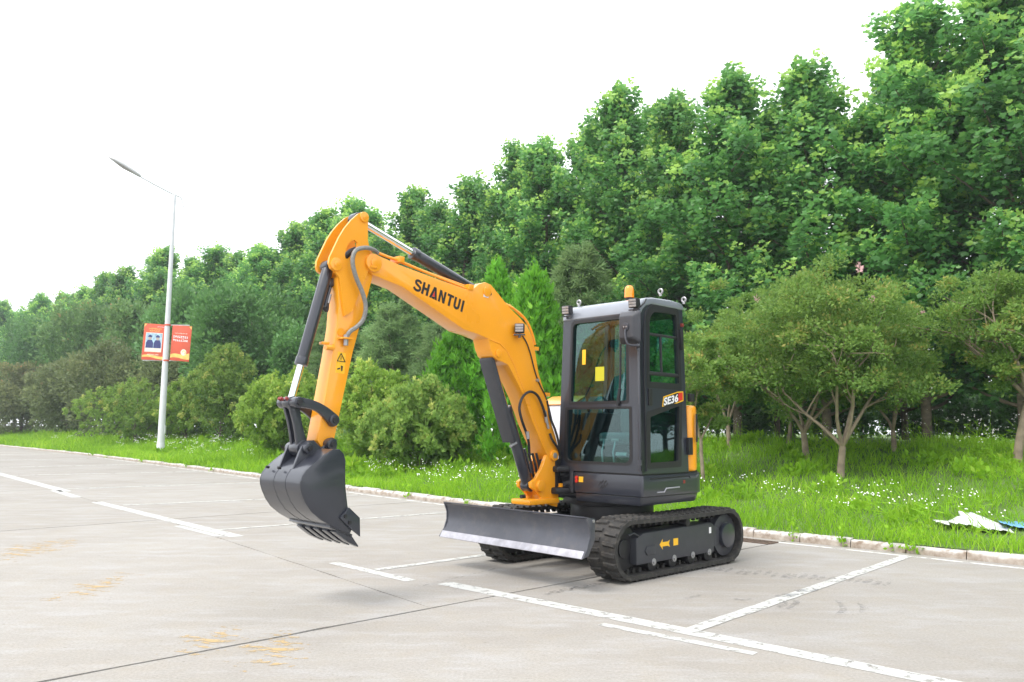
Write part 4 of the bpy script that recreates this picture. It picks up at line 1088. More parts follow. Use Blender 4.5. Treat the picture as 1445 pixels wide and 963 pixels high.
for c_, w_, nm in ((rl, .125, 'link_pin'), (ap, .130, 'link_pin')):
    for yy in (1, -1):
        MB().cyl((c_[0], YC + yy * .05, c_[1]), (c_[0], YC + yy * w_, c_[1]), .040, 20).build(nm, 'dark', link_o, .005)
        MB().cyl((c_[0], YC + yy * w_, c_[1]), (c_[0], YC + yy * (w_ + .012), c_[1]), .022, 6).build('pin_bolt', 'black', link_o)
for k in range(3):
    q = rl[0] + .035 + .012 * (k % 2), rl[1] + .02
    MB().cyl((q[0], YC - .07 + k * .05, q[1]), (q[0] + .02, YC - .07 + k * .05, q[1] + .012), .012, 10).build('grease_cap', 'redgrease', link_o)
# bucket
HB = .275
by = YC + HB
shell_px = [(470, 634), (462, 639), (452, 646), (441, 655), (431, 664.5), (426, 672), (423, 681), (423.5, 690), (426, 699), (431, 711), (439, 723), (452, 734), (466, 742), (480, 749), (493, 754)]
sp_ = P2(shell_px, by)
front_px = [(496, 746), (490, 716), (487, 690), (486.5, 665), (487, 650), (484, 640), (478, 634)]
fp_ = P2(front_px, by)
bucket = MB()
thick = []
cxm = sum(p[0] for p in sp_) / len(sp_); czm = sum(p[1] for p in sp_) / len(sp_)
inner = [(x + (cxm - .10 - x) * .045, z + (czm + .02 - z) * .045) for x, z in sp_]
bucket.prism([(x, YC - HB, z) for x, z in sp_ + inner[::-1]], [(x, YC + HB, z) for x, z in sp_ + inner[::-1]])
bucket = bucket.build('bucket', 'dark', exc, 0, 35)
for s_ in (1, -1):
    MB().plate(sp_ + fp_, YC + s_ * (HB - .012), YC + s_ * (HB + .008)).build('side_plate', 'dark', bucket, .004)
# wear bands round the back
for y0 in (-.085, .075):
    rows = []
    for w in (-.0075, .0075):
        rows.append([(x + (x - cxm) * .012, YC + y0 + w, z + (z - czm) * .012) for x, z in sp_[2:14]])
    o_ = MB(); A_ = rows[0] + [(x + (cxm - x) * .05, y, z + (czm - z) * .05) for x, y, z in rows[0][::-1]]; B_ = [(x, y + .015, z) for x, y, z in A_]
    o_.prism(A_, B_); o_.build('wear_band', 'dark', bucket, 0, 35)
# hanger ears
for yy in (.095, -.095):
    e_px = [(433, 622), (442, 621.5), (452, 632), (458, 628), (462, 619), (468, 617.5), (474, 621), (474, 633), (462, 641), (446, 652), (431, 666), (410, 668), (417, 650), (425, 630)]
    ex_ = P2(e_px, YC + .095)
    MB().plate(ex_, YC + yy - .012, YC + yy + .012).build('hanger_ear', 'dark', bucket, .004)
for c_ in (bk, bl):
    for yy in (1, -1):
        MB().cyl((c_[0], YC + yy * .05, c_[1]), (c_[0], YC + yy * .140, c_[1]), .040, 20).build('bucket_pin', 'dark', bucket, .005)
        MB().cyl((c_[0], YC + yy * .138, c_[1]), (c_[0], YC + yy * .152, c_[1]), .020, 6).build('pin_bolt', 'black', bucket)
MB().cyl((bl[0], YC - .06, bl[1]), (bl[0], YC + .06, bl[1]), .055, 20).build('link_tube', 'dark', bucket, .005)
for yy in (-.185, -.02):
    q = on_y(423, 676, YC + .275); MB().cyl((q[0] - .02, YC + yy, q[1] + .06), (q[0] + .004, YC + yy, q[1] + .063), .010, 8).build('drain_hole', 'black', bucket)
# lip plate, teeth, side cutters
l0, l1 = Vector(on_y(466, 742, by)), Vector(on_y(497, 756, by)); dl = (l1 - l0).normalized(); nl = Vector((-dl.y, dl.x))
lp = [l0 + nl * .014, l1 + nl * .008, l1 - nl * .008, l0 - nl * .014]
MB().plate([(v.x, v.y) for v in lp], YC - HB, YC + HB).build('lip', 'dark', bucket, .003)
tip = Vector(on_y(508, 772, by)); base = Vector(on_y(478, 747, by)); dt = (tip - base).normalized(); nt_ = Vector((-dt.y, dt.x)); lt = (tip - base).length
for k in range(5):
    y0 = YC - HB + .045 + k * (2 * HB - .09) / 4; w = .036
    A_ = [base - nt_ * .028, base + nt_ * .028, base + dt * lt * .55 + nt_ * .026, tip + nt_ * .004, tip - nt_ * .004, base + dt * lt * .55 - nt_ * .026]
    MB().prism([(v.x, y0 - w * (1 if i in (0, 1, 2, 5) else .7), v.y) for i, v in enumerate(A_)], [(v.x, y0 + w * (1 if i in (0, 1, 2, 5) else .7), v.y) for i, v in enumerate(A_)]).build('tooth', 'dark', bucket, .004)
for s_ in (1, -1):
    sc = P2([(490, 716), (505, 730.5), (505.5, 757), (491, 745), (477, 731)], by)
    y0 = YC + s_ * (HB + .0085)
    MB().plate(sc, y0, y0 + s_ * .018).build('side_cutter', 'dark', bucket, .003)
    for px, py in ((484, 728), (490, 737)):
        q = on_y(px, py, by); MB().cyl((q[0], y0, q[1]), (q[0], y0 + s_ * .028, q[1]), .014, 6).build('cutter_bolt', 'black', bucket)

# door decal: SE36 with a red block, yellow edged
def text_mesh(name, body, bold=0.0):
    cu = bpy.data.curves.new(name, 'FONT'); cu.body = body; cu.size = 1.0; cu.offset = bold; cu.resolution_u = 3
    ob = bpy.data.objects.new(name, cu); COL.objects.link(ob)
    dg_ = bpy.context.evaluated_depsgraph_get(); dg_.update()
    me = bpy.data.meshes.new_from_object(ob.evaluated_get(dg_))
    bpy.data.objects.remove(ob); bpy.data.curves.remove(cu)
    return me
def decal(body, corners, y, mat, parent, name, bold=.03, lift=.0):
    """text fitted into a parallelogram given by photograph pixels: lower-left, lower-right, upper-left"""
    me = text_mesh(name, body, bold)
    xs = [v.co.x for v in me.vertices]; ys = [v.co.y for v in me.vertices]
    x0, x1, y0_, y1_ = min(xs), max(xs), min(ys), max(ys)
    O, U, V = [Vector(on_y(px, py, y)) for px, py in corners]; U -= O; V -= O
    for v in me.vertices:
        u, w = (v.co.x - x0) / (x1 - x0), (v.co.y - y0_) / (y1_ - y0_); p = O + U * u + V * w
        v.co = (p.x, y + lift, p.y)
    me.materials.clear(); me.materials.append(M[mat])
    return link(name, me, None, parent)
yd = YL - inset(1.5) + .002
dp = lambda pxs, lift, name, mat: MB().add([(x, yd + lift, z) for x, z in P2(pxs, yd)], [tuple(range(len(pxs)))]).build(name, mat, door)
dp([(934, 574.5), (936, 560), (956, 553), (964, 552.5), (964.5, 566), (940, 575.5)], .001, 'decal_edge', 'stickeryellow')
dp([(935.5, 572.5), (937, 561.5), (956, 554.5), (963, 554), (963.3, 564.8), (940, 573.6)], .002, 'decal_ground', 'print')
dp([(957, 566.5), (957, 555), (963, 554), (963.2, 564.5)], .003, 'decal_block', 'red')
decal('SE36', [(936, 573), (956.5, 567.0), (936.5, 561.5)], yd, 'white', door, 'decal_text', .035, .004)
# ================================================================ vegetation
def unit(v): return v / np.maximum(np.linalg.norm(v, axis=-1, keepdims=True), 1e-9)
T_PLANE = (np.array([(0, .38, .03), (0, 0, 0), (.46, .20, -.07), (.55, .58, -.08), (.24, .62, .0), (0, 1.0, -.08), (-.24, .62, .0), (-.55, .58, -.08), (-.46, .20, -.07)]),
           np.array([(0, i, i % 8 + 1) for i in range(1, 9)]))
T_LEAF = (np.array([(0, 0, 0), (.30, .5, -.06), (0, 1, 0), (-.30, .5, -.06)]), np.array([(0, 1, 2), (0, 2, 3)]))
T_BROAD = (np.array([(0, 0, 0), (.28, .3, -.05), (.26, .68, -.05), (0, 1, -.04), (-.26, .68, -.05), (-.28, .3, -.05)]), np.array([(0, 1, 2), (0, 2, 3), (0, 3, 4), (0, 4, 5)]))
def spray(n=7, spread=1.0, w=.10, seed=1):
    r = random.Random(seed); V, F = [], []
    for i in range(n):
        a = (i / (n - 1) - .5) * spread * 1.6; l = 1 - .45 * abs(i / (n - 1) - .5) * 2; z = r.uniform(-.28, .28)
        y0 = .05 + .35 * r.random() * (1 - abs(i / (n - 1) - .5)); d = (math.sin(a), math.cos(a)); p = (-d[1] * w, d[0] * w); k = len(V)
        mx, my = d[0] * l * .45, d[1] * l * .45 + y0 * .4
        V += [(0, y0 * .4, 0), (mx + p[0], my + p[1], z * .5), (d[0] * l, d[1] * l + y0 * .2, z), (mx - p[0], my - p[1], z * .5)]
        F += [(k, k + 1, k + 2), (k, k + 2, k + 3)]
    return np.array(V), np.array(F)
T_SPRAY, T_FLAME, T_NEEDLE, T_TUFT = spray(7, 1.0, .085, 1), spray(5, .55, .095, 2), spray(4, 1.5, .06, 3), spray(4, .8, .16, 4)
def leaves(name, tmpl, P, D, Nn, S, tone):
    """scatter a leaf template: P base points, D pointing direction, Nn face normal hint, S size"""
    D = unit(D); X = unit(np.cross(D, Nn)); Z = np.cross(X, D)
    V, F = tmpl; n, k = len(P), len(V)
    W = P[:, None, :] + S[:, None, None] * (V[None, :, 0:1] * X[:, None, :] + V[None, :, 1:2] * D[:, None, :] + V[None, :, 2:3] * Z[:, None, :])
    Fa = (F[None] + (np.arange(n) * k)[:, None, None]).reshape(-1, 3)
    return np_mesh(name, W.reshape(-1, 3), Fa, np.repeat(np.clip(tone, 0, 1), len(F)))
def rdir(n): return unit(rng.normal(size=(n, 3)))
def limb_mesh(name, limbs):
    b = MB()
    for path, r0, r1, n in limbs:
        m = len(path); b.tube(path, [r0 + (r1 - r0) * i / (m - 1) for i in range(m)], n)
    return b.mesh(name, 0, 60)
def wander(p, d, L, n=5, j=.12, up=0.0):
    P = [Vector(p)]; d = Vector(d).normalized()
    for i in range(n):
        d = (d + Vector((random.gauss(0, j), random.gauss(0, j), random.gauss(0, j) + up))).normalized(); P.append(P[-1] + d * (L / n))
    return P

# ---- plane trees: ascending limbs carrying upright leafy shoots, big lobed leaves
def plane_proto(seed, H=10.5, Rm=1.75):
    global rng
    random.seed(seed); rng = np.random.default_rng(seed)
    limbs = []; trunk = [Vector((0, 0, -.15))]
    for i in range(9): trunk.append(Vector((random.gauss(0, .05) * i * .3, random.gauss(0, .05) * i * .3, H * .96 * (i + 1) / 9)))
    limbs.append((trunk, .085, .018, 9))
    P, D, Nn, S, T = [], [], [], [], []
    def shoot(base, d, L, lf):
        n = int(lf); t = np.sort(rng.random(n)) ** .8
        dn = np.array(d.normalized()); b0 = np.array(base)
        ph = np.arange(n) * 2.4 + rng.random() * 6
        u = np.array(Vector(dn).orthogonal().normalized()); w = np.cross(dn, u)
        out = u[None] * np.cos(ph)[:, None] + w[None] * np.sin(ph)[:, None]
        pet = .10 + .14 * rng.random(n)
        pos = b0 + dn * (t * L)[:, None] + out * (pet * (1.1 - .7 * t))[:, None] + rng.normal(size=(n, 3)) * .025
        P.append(pos)
        dd = out * (.75 - .40 * t)[:, None] + np.array([0, 0, 1.]) * (-.75 + 1.65 * t)[:, None] + rng.normal(size=(n, 3)) * .30
        D.append(dd)
        Nn.append(np.array([0, 0, .60]) + out * 1.0 + rng.normal(size=(n, 3)) * .35)
        S.append((.132 - .045 * t ** 2) * rng.uniform(.75, 1.15, n))
        tone = .12 + .36 * rng.random(n) + .85 * np.clip((t - .35) / .5, 0, 1) * rng.uniform(.35, 1.0)
        T.append(tone)
    nl = 66
    for i in range(nl):
        f = (i + .5) / nl; z = H * (.11 + .84 * f)
        k = min(8, int(z / (H * .93) * 9)); c = trunk[k + 1]
        az = i * 2.399 + random.gauss(0, .25)
        prof = (.62 + .38 * math.sin(math.pi * min(1, f * 1.25 + .12))) if f < .6 else (1.0 - .74 * ((f - .6) / .4) ** 1.35)
        L = Rm * prof * random.uniform(.72, 1.22)
        el = R(18 + 45 * f + random.gauss(0, 8))
        d = Vector((math.cos(az) * math.cos(el), math.sin(az) * math.cos(el), math.sin(el)))
        base = Vector((c.x, c.y, z - L * .35))
        path = wander(base, d, L, 5, .10, .07); limbs.append((path, .035 * (1.1 - f) + .012, .008, 5))
        ns = int(4 + 7 * L / Rm)
        for j in range(ns):
            t = .22 + .78 * (j + random.random()) / ns; q = path[min(4, int(t * 5))].lerp(path[min(5, int(t * 5) + 1)], t * 5 % 1)
            sd = Vector((d.x * .55 + random.gauss(0, .33), d.y * .55 + random.gauss(0, .33), 1.0))
            shoot(q, sd, random.uniform(.4, 1.05) * (1 - .30 * max(0, (f - .6) / .4)), random.uniform(29, 50))
    for j in range(6): shoot(trunk[-1] + Vector((random.gauss(0, .08), random.gauss(0, .08), -.5 + j * .08)), Vector((random.gauss(0, .20), random.gauss(0, .20), 1)), random.uniform(.5, .9), 30)
    P, D, Nn, S, T = map(np.concatenate, (P, D, Nn, S, T))
    cm = leaves('crown', T_PLANE, P, D, Nn, S, T); cm.materials.append(M['plane_leaf'])
    tm = limb_mesh('trunk', limbs); tm.materials.append(M['bark'])
    return cm, tm, H
protos = [plane_proto(s, 10.4, 1.8) for s in (3, 14, 25)]
def put_tree(name, cm, tm, loc, rz, sc, label, cat, group=None):
    o = tag(empty(name, loc, rz), label, cat, group); o.scale = sc if hasattr(sc, '__len__') else (sc, sc, sc)
    c = link('crown', cm, None, o); t = link('trunk', tm, None, o); return o
random.seed(5)
# skyline read off the photograph: column, height of the top in pixels
SKX = [-200, 0, 60, 150, 270, 400, 510, 560, 640, 700, 760, 820, 880, 950, 1040, 1090, 1130, 1170, 1230, 1260, 1320, 1380, 1445, 1700, 2400]
SKY = [480, 442, 424, 390, 362, 338, 298, 306, 276, 245, 210, 195, 155, 138, 122, 128, 58, 62, 95, 45, 25, -15, 20, -60, -300]
a = -26.0; i = 0
GP = 'plane trees in the tall row behind the bank'
LM = [(232, 'plane tree of the tall row directly behind the lamp post'), (345, 'plane tree of the tall row directly behind the dark broadleaf tree'), (512, 'plane tree of the tall row right behind the top of the excavator arm'),
      (620, 'plane tree of the tall row rising above the lettered boom'), (704, 'plane tree of the tall row behind the slim bright conifer'), (815, 'plane tree of the tall row behind the tall grey green cedar'),
      (888, 'plane tree of the tall row rising above the orange beacon'), (1000, 'plane tree of the tall row behind the crepe myrtle hidden by the cab'), (1115, 'plane tree of the tall row behind the slender upright crepe myrtle'),
      (1186, 'plane tree of the tall row behind the thickest crepe myrtle trunk'), (1262, 'plane tree of the tall row behind the low crepe myrtle'), (1340, 'plane tree of the tall row between the low and the straight crepe myrtle'), (1432, 'plane tree of the tall row above the plastic sheet')]
used_lm = set()
def plane_label(px):
    c = min(LM, key=lambda l: abs(l[0] - px))
    if abs(c[0] - px) < 28 and c[1] not in used_lm:
        used_lm.add(c[1]); return c[1]
    return 'tall leafy plane tree in the row along the top of the bank'
while a < 120:
    P = bank(a, 11.3 + random.gauss(0, .35)); px = proj(P)[0] if P.y > 3 else 2400
    top_z = height_at(px, float(np.interp(px, SKX, SKY)), P.y) if P.y > 6 else 12.5
    h = min(14.5, max(8.0, top_z - P.z)) * random.uniform(.93, 1.10)
    cm, tm, H = protos[i % 3]
    sxy = (1.3 + .25 * smooth01((a - 20) / 40)) * random.uniform(.92, 1.15)
    put_tree('plane_tree', cm, tm, P, random.uniform(0, 6.28), (sxy, sxy, h / H), plane_label(px), 'tree', GP)
    a += (2.15 + 1.0 * smooth01((a - 15) / 40)) * random.uniform(.9, 1.12); i += 1
# second rank, seen in the gaps between the first
a = -12.0
while a < 70:
    P = bank(a, 14.6 + random.gauss(0, .4)); px = proj(P)[0] if P.y > 3 else 2400
    top_z = height_at(px, float(np.interp(px, SKX, SKY)), P.y) if P.y > 6 else 12.5
    h = min(12.5, max(7.0, top_z - P.z - .6)) * random.uniform(.88, .98); cm, tm, H = protos[(i + 1) % 3]
    put_tree('plane_tree', cm, tm, P, random.uniform(0, 6.28), (1.1, 1.1, h / H), 'plane tree standing half hidden behind the front row of plane trees', 'tree', 'plane trees in the hidden second rank')
    a += 4.2 * random.uniform(.9, 1.1); i += 1

# ---- generic crown: lumpy cloud of leaves made of clumps
def cloud(center, radii, n, clumps, seed, tmpl, size, upw=.35, flat=0.0, shell=.55, sizevar=.3, tonebase=.35, tip=.5, lump=.33, minz=None):
    r = np.random.default_rng(seed); C = np.array(center); Rr = np.array(radii)
    cd = unit(r.normal(size=(clumps, 3))); cc = cd * (r.random((clumps, 1)) ** .45) * (1 - lump * .75); cs = lump * r.uniform(.7, 1.25, clumps)
    which = r.integers(0, clumps, n); d = unit(r.normal(size=(n, 3))); rad = shell + (1 - shell) * r.random(n) ** .5
    loc = cc[which] + d * (rad * cs[which])[:, None]
    P = C + loc * Rr
    if minz is not None: P[:, 2] = np.maximum(P[:, 2], minz + r.random(n) * .25)
    outw = unit(loc + d * .8)
    D = outw * (1 - upw) + np.array([0, 0, 1.]) * upw + r.normal(size=(n, 3)) * .35
    Nn = outw * .7 + np.array([0, 0, .6 + flat]) + r.normal(size=(n, 3)) * .4
    S = size * (1 + sizevar * r.normal(size=n)).clip(.5, 1.6)
    ct = r.random(clumps)[which]
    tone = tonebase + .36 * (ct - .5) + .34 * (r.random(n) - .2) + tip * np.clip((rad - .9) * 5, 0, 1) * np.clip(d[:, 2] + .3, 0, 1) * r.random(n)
    return P, D, Nn, S, tone
def bush(name, px, s, top_y, hw_px, kind, label, cat, seed, base_y=None, fat=1.0, group=None):
    P, a_ = place(px, s); h = height_at(px, top_y, P.y) - P.z; rx = 1.1 * hw_px / FPX * P.y
    o = tag(empty(name, P, random.uniform(0, 6.28)), label, cat, group)
    ra = np.random.default_rng(seed); random.seed(seed)
    if kind in ('juniper', 'juniper_dull'):
        parts_ = []
        nt = int(200 * fat); zs = ra.normal(size=(14, 3))
        for k in range(nt):              # small upright tufts over a lumpy dome, some browned
            dv = unit(ra.normal(size=3)); dv[2] = abs(dv[2]) * (1 if ra.random() < .85 else -.5)
            lump = 1 + .10 * math.sin(5 * dv[0] + seed) * math.sin(4 * dv[1] + 2 * seed) + .07 * math.sin(9 * dv[2] + 7 * dv[0])
            rr = lump * (.97 if ra.random() < .72 else ra.uniform(.5, .9)); top = max(0, dv[2])
            if seed == 103: rr *= 1.05 - .42 * top ** .8
            c = (rx * dv[0] * rr, rx * dv[1] * rr, h * (.40 + .53 * dv[2] * lump)) if seed == 103 else (rx * dv[0] * rr, rx * dv[1] * rr, h * (.40 + .53 * dv[2] * rr))
            tz = .13 + .10 * ra.random() + .10 * top
            tb = .18 + .42 * ra.random() + (.35 if ra.random() < .16 else 0)
            parts_.append(cloud(c, (.15, .15, tz), 34, 5, seed * 53 + k, T_TUFT, .105, .72, 0, .3, tonebase=tb, tip=.5, lump=.55, minz=.03))
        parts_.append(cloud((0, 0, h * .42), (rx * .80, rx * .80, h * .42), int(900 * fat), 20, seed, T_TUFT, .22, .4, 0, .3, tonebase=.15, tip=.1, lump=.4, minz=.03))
        tm = T_TUFT
    elif kind == 'arbor':
        parts_ = []
        for k in range(int(120 * fat)):   # flame-shaped tufts on a cone
            f = ra.random() ** .75; az = ra.random() * 6.28; rr = rx * ((1 - f) ** .75 * .95 + .04) * (.72 + .28 * ra.random()); z = h * (.03 + .90 * f)
            parts_.append(cloud((rr * math.cos(az), rr * math.sin(az), z), (.16 * rx + .05, .16 * rx + .05, .30 + .045 * h), int(45), 4, seed * 31 + k, T_FLAME, .17, .8, 0, .35, tonebase=.25 + .25 * ra.random(), tip=.6, lump=.55))
        tm = T_FLAME
    elif kind == 'cedar':
        parts_ = []
        for k in range(int(80 * fat)):   # tiers of drooping fans
            f = ra.random() ** .9; az = ra.random() * 6.28; L = rx * ((1 - f) ** .65 * .95 + .10) * (.75 + .35 * ra.random()); z = h * (.06 + .88 * f)
            t = .25 + .75 * ra.random(75); w = ra.normal(size=75) * .16 * L
            X = np.stack([L * t * math.cos(az) - w * math.sin(az), L * t * math.sin(az) + w * math.cos(az), z + .10 * L * t - .22 * L * t ** 2 + ra.normal(size=75) * .10], 1)
            Dd = np.stack([np.full(75, math.cos(az)), np.full(75, math.sin(az)), np.full(75, .15)], 1) + ra.normal(size=(75, 3)) * .5
            parts_.append((X, Dd, np.array([0, 0, 1.]) + ra.normal(size=(75, 3)) * .45, .27 * ra.uniform(.7, 1.2, 75), .25 + .3 * ra.random(75) + .35 * t * ra.random()))
        tm = T_NEEDLE
    else:                                    # broadleaf shrubs and small trees
        szf = min(2.2, max(1, P.y / 24)); sz = szf * {'broad': .135, 'gold': .13, 'myrtle_red': .10, 'myrtle_brown': .10, 'undergrowth': .13}[kind]
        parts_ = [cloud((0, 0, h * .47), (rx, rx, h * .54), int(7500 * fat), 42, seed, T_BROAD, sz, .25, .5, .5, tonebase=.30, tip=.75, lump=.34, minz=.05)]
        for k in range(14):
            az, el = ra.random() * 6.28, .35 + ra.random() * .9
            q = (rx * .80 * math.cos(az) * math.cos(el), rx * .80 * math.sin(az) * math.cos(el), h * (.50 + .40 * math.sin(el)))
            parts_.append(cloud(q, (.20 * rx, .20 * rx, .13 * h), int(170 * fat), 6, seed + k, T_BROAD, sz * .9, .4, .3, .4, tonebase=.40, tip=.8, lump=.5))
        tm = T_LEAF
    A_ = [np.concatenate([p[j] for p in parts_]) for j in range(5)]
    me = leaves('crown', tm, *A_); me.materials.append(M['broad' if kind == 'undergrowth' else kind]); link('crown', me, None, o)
    limbs = [(wander((0, 0, -.15), (0, 0, 1), h * .8, 5, .04), .05 + .02 * rx, .015, 7)]
    for k in range(7):
        az = k * .9; limbs.append((wander((0, 0, h * .08 + k * h * .06), (math.cos(az), math.sin(az), .9), rx * .8, 4, .12), .03, .008, 5))
    tmx = limb_mesh('trunk', limbs); tmx.materials.append(M['bark']); link('trunk', tmx, None, o)
    return o
# front rank of clipped-looking evergreens, left to right along the bank
bush('juniper_bush', 190, 3.3, 534, 76, 'juniper_dull', 'low round dark green juniper bush beside the lamp post', 'bush', 101, fat=1.5)
bush('juniper_bush', 262, 4.6, 528, 40, 'juniper', 'small bright green juniper right behind the lamp post', 'bush', 102)
bush('juniper_bush', 312, 4.0, 482, 56, 'juniper_dull', 'tall olive green cone-shaped juniper right of the lamp post', 'bush', 103, fat=1.4)
bush('juniper_bush', 402, 2.6, 522, 64, 'juniper', 'yellow green spreading juniper behind the excavator bucket', 'bush', 104, fat=1.4)
bush('juniper_bush', 522, 2.6, 510, 58, 'juniper', 'tall domed juniper bush behind the excavator arm', 'bush', 105, fat=1.4)
bush('juniper_bush', 592, 2.4, 540, 70, 'juniper_dull', 'broad brownish green juniper bush beside the bright green conifers', 'bush', 106, fat=1.6)
bush('conifer', 642, 4.4, 456, 68, 'arbor', 'bright green conifer, shortest of three, beside the juniper bushes', 'conifer', 107)
bush('conifer', 700, 5.0, 366, 58, 'arbor', 'tall slim bright green conifer with a narrow tip, middle of three', 'conifer', 108)
bush('conifer', 752, 4.2, 378, 70, 'arbor', 'tall wide bright green conifer directly behind the boom foot', 'conifer', 109, fat=1.6)
# middle rank
bush('cedar_tree', 468, 6.6, 432, 70, 'cedar', 'grey green cedar behind the excavator arm', 'tree', 120, fat=1.4)
bush('cedar_tree', 556, 7.0, 415, 80, 'cedar', 'broad grey green cedar below the boom', 'tree', 121, fat=1.5)
bush('cedar_tree', 620, 7.6, 440, 60, 'cedar', 'small grey green cedar between the boom and the bright conifers', 'tree', 122)
bush('cedar_tree', 818, 7.0, 336, 95, 'cedar', 'tall grey green cedar directly behind the cab roof', 'tree', 123, fat=2.0)
bush('broadleaf_tree', 345, 7.0, 392, 95, 'broad', 'dark green dense broadleaf tree behind the olive juniper', 'tree', 130, fat=2.2)
bush('broadleaf_tree', 262, 7.6, 405, 70, 'broad', 'dark green broadleaf tree right behind the red banners', 'tree', 131, fat=1.6)
bush('broadleaf_tree', 428, 8.0, 452, 60, 'broad', 'small dark broadleaf tree beside the grey green cedar', 'tree', 132, fat=1.3)
bush('rusty_tree', 195, 8.0, 418, 75, 'gold', 'green tree with rusty orange tips behind the left banner', 'tree', 133, fat=1.8)
bush('rusty_tree', 118, 8.4, 412, 72, 'gold', 'wide green tree with orange tinged top above the brown shrubs', 'tree', 134, fat=1.8)
bush('rusty_tree', 42, 8.8, 440, 62, 'broad', 'blue green tree farthest along the bank behind the red shrubs', 'tree', 135, fat=1.6)
bush('rusty_tree', -40, 9.0, 440, 60, 'gold', 'orange tinged tree at the far end of the bank', 'tree', 136, fat=1.5)
bush('myrtle_shrub', 165, 4.8, 478, 84, 'myrtle_brown', 'wide brownish green shrub behind the low round juniper', 'shrub', 140, fat=2.0)
bush('myrtle_shrub', 232, 5.6, 486, 50, 'myrtle_brown', 'narrow brownish shrub below the red banners', 'shrub', 143, fat=1.2)
bush('myrtle_shrub', 92, 4.6, 505, 58, 'myrtle_brown', 'dark brown green shrub beside the reddish shrub', 'shrub', 141, fat=1.4)
bush('myrtle_shrub', 30, 4.2, 510, 66, 'myrtle_red', 'reddish leaved shrub at the far end of the kerb', 'shrub', 142, fat=1.8)
bush('myrtle_shrub', -50, 4.6, 500, 60, 'myrtle_red', 'reddish shrub past the far end of the line of shrubs', 'shrub', 144, fat=1.4)
# dark undergrowth beyond the plane trees
for k, px in enumerate((990, 1040, 1075, 1120, 1165, 1215, 1290, 1345, 1400, 1460, 1530)):
    bush('undergrowth_shrub', px, 16.5 + (k % 3) * .8, 512 + (k * 37) % 45, 45 + (k * 13) % 16, 'undergrowth', 'shadowed green undergrowth shrub beyond the plane tree trunks', 'shrub', 150 + k, fat=.55, group='undergrowth beyond the plane trees')

# ---- crepe myrtles: several bare stems, vase-shaped crown of small leaves, a few pink blossoms
def myrtle(px, s, top_y, hw_px, label, seed, stems=4, fat=1.0, lean=(0, 0), fork=.32, crown_lo=.30, trunk_r=.055, single=False):
    random.seed(seed); ra = np.random.default_rng(seed)
    P, a_ = place(px, s); h = height_at(px, top_y, P.y) - P.z; rx = hw_px / FPX * P.y
    o = tag(empty('crepe_myrtle', P, 0), label, 'tree', 'crepe myrtles on the grass bank')
    limbs, tips, hubs = [], [], []
    base = wander((0, 0, -.12), (lean[0] * .4 + random.gauss(0, .05), lean[1] * .4, 1), h * (fork * (.55 if not single else 1.1)), 4, .05)
    limbs.append((base, trunk_r * 1.25, trunk_r * .95, 9))
    for k in range(stems):
        az = 2 * math.pi * k / stems + random.gauss(0, .35); el = R(random.uniform(48, 68))
        p1 = wander(base[-1], (math.cos(az) * math.cos(el), math.sin(az) * math.cos(el), math.sin(el)), h * .36, 5, .10); limbs.append((p1, trunk_r * .62, trunk_r * .36, 7))
        for j in range(4):
            d2 = (p1[-1] - p1[-2]).normalized() + Vector((random.gauss(0, .55), random.gauss(0, .55), random.gauss(.1, .25)))
            p2 = wander(p1[3 if j % 2 else 5], d2, h * .22, 4, .2, .06); limbs.append((p2, trunk_r * .30, trunk_r * .12, 5)); hubs.append(p2[-1])
            for q in range(3):
                d3 = (p2[-1] - p2[-2]).normalized() + Vector((random.gauss(0, .7), random.gauss(0, .7), random.gauss(.05, .4)))
                p3 = wander(p2[2 if q else 4], d3, h * .15, 3, .2, .08); limbs.append((p3, trunk_r * .12, .003, 4)); tips.append(p3[-1])
    parts_ = []
    zc_ = h * (crown_lo + 1) / 2; rz = h * (1 - crown_lo) / 2
    for k in range(int(80 * fat)):
        dv = unit(ra.normal(size=3)); rr = ra.random() ** .38
        c = np.array([dv[0] * rx * rr + lean[0] * h * .5, dv[1] * rx * rr + lean[1] * h * .5, zc_ + dv[2] * rz * rr * .96])
        if k % 2:
            q = hubs[int(ra.integers(0, len(hubs)))]; c = np.array(q) * np.array([1, 1, 1.0]) + ra.normal(size=3) * np.array([.26 * rx, .26 * rx, .15 * h]); c[2] = max(h * (crown_lo + ra.uniform(-.06, .22)), min(c[2], h * .97))
        flatn = .22 + .1 * ra.random(); sz = .34 * rx * ra.uniform(.6, 1.05)
        parts_.append(cloud(c, (sz, sz, sz * .62), 300, 8, seed * 77 + k, T_LEAF, .060, .25, .4, .2, tonebase=.28 + .35 * ra.random(), tip=.55 * (rr * max(0, dv[2]) > .3), lump=.5))
    for t in tips:
        parts_.append(cloud(tuple(t), (.26, .26, .2), 90, 5, seed + int(abs(t.x * 1000)), T_LEAF, .056, .3, .4, .2, tonebase=.4, tip=.6, lump=.55))
    A_ = [np.concatenate([p[j] for p in parts_]) for j in range(5)]
    me = leaves('crown', T_LEAF, *A_); me.materials.append(M['myrtle']); link('crown', me, None, o)
    tmx = limb_mesh('trunk', limbs); tmx.materials.append(M['bark_pale']); link('trunk', tmx, None, o)
    n = 2 if fat > 1.1 else 1
    for k in range(n):
        az = ra.random() * 6.28; c = (rx * .7 * math.cos(az) + lean[0] * h * .5, -rx * .5 * abs(math.sin(az)), h * (.80 + .16 * ra.random()))
        pr = cloud(c, (.06, .06, .10), 36, 4, seed + k + 900, T_LEAF, .05, .5, 0, .3, lump=.6)
        bm_ = leaves('blossom', T_LEAF, *pr); bm_.materials.append(M['blossom']); link('blossom', bm_, None, o)
    return o
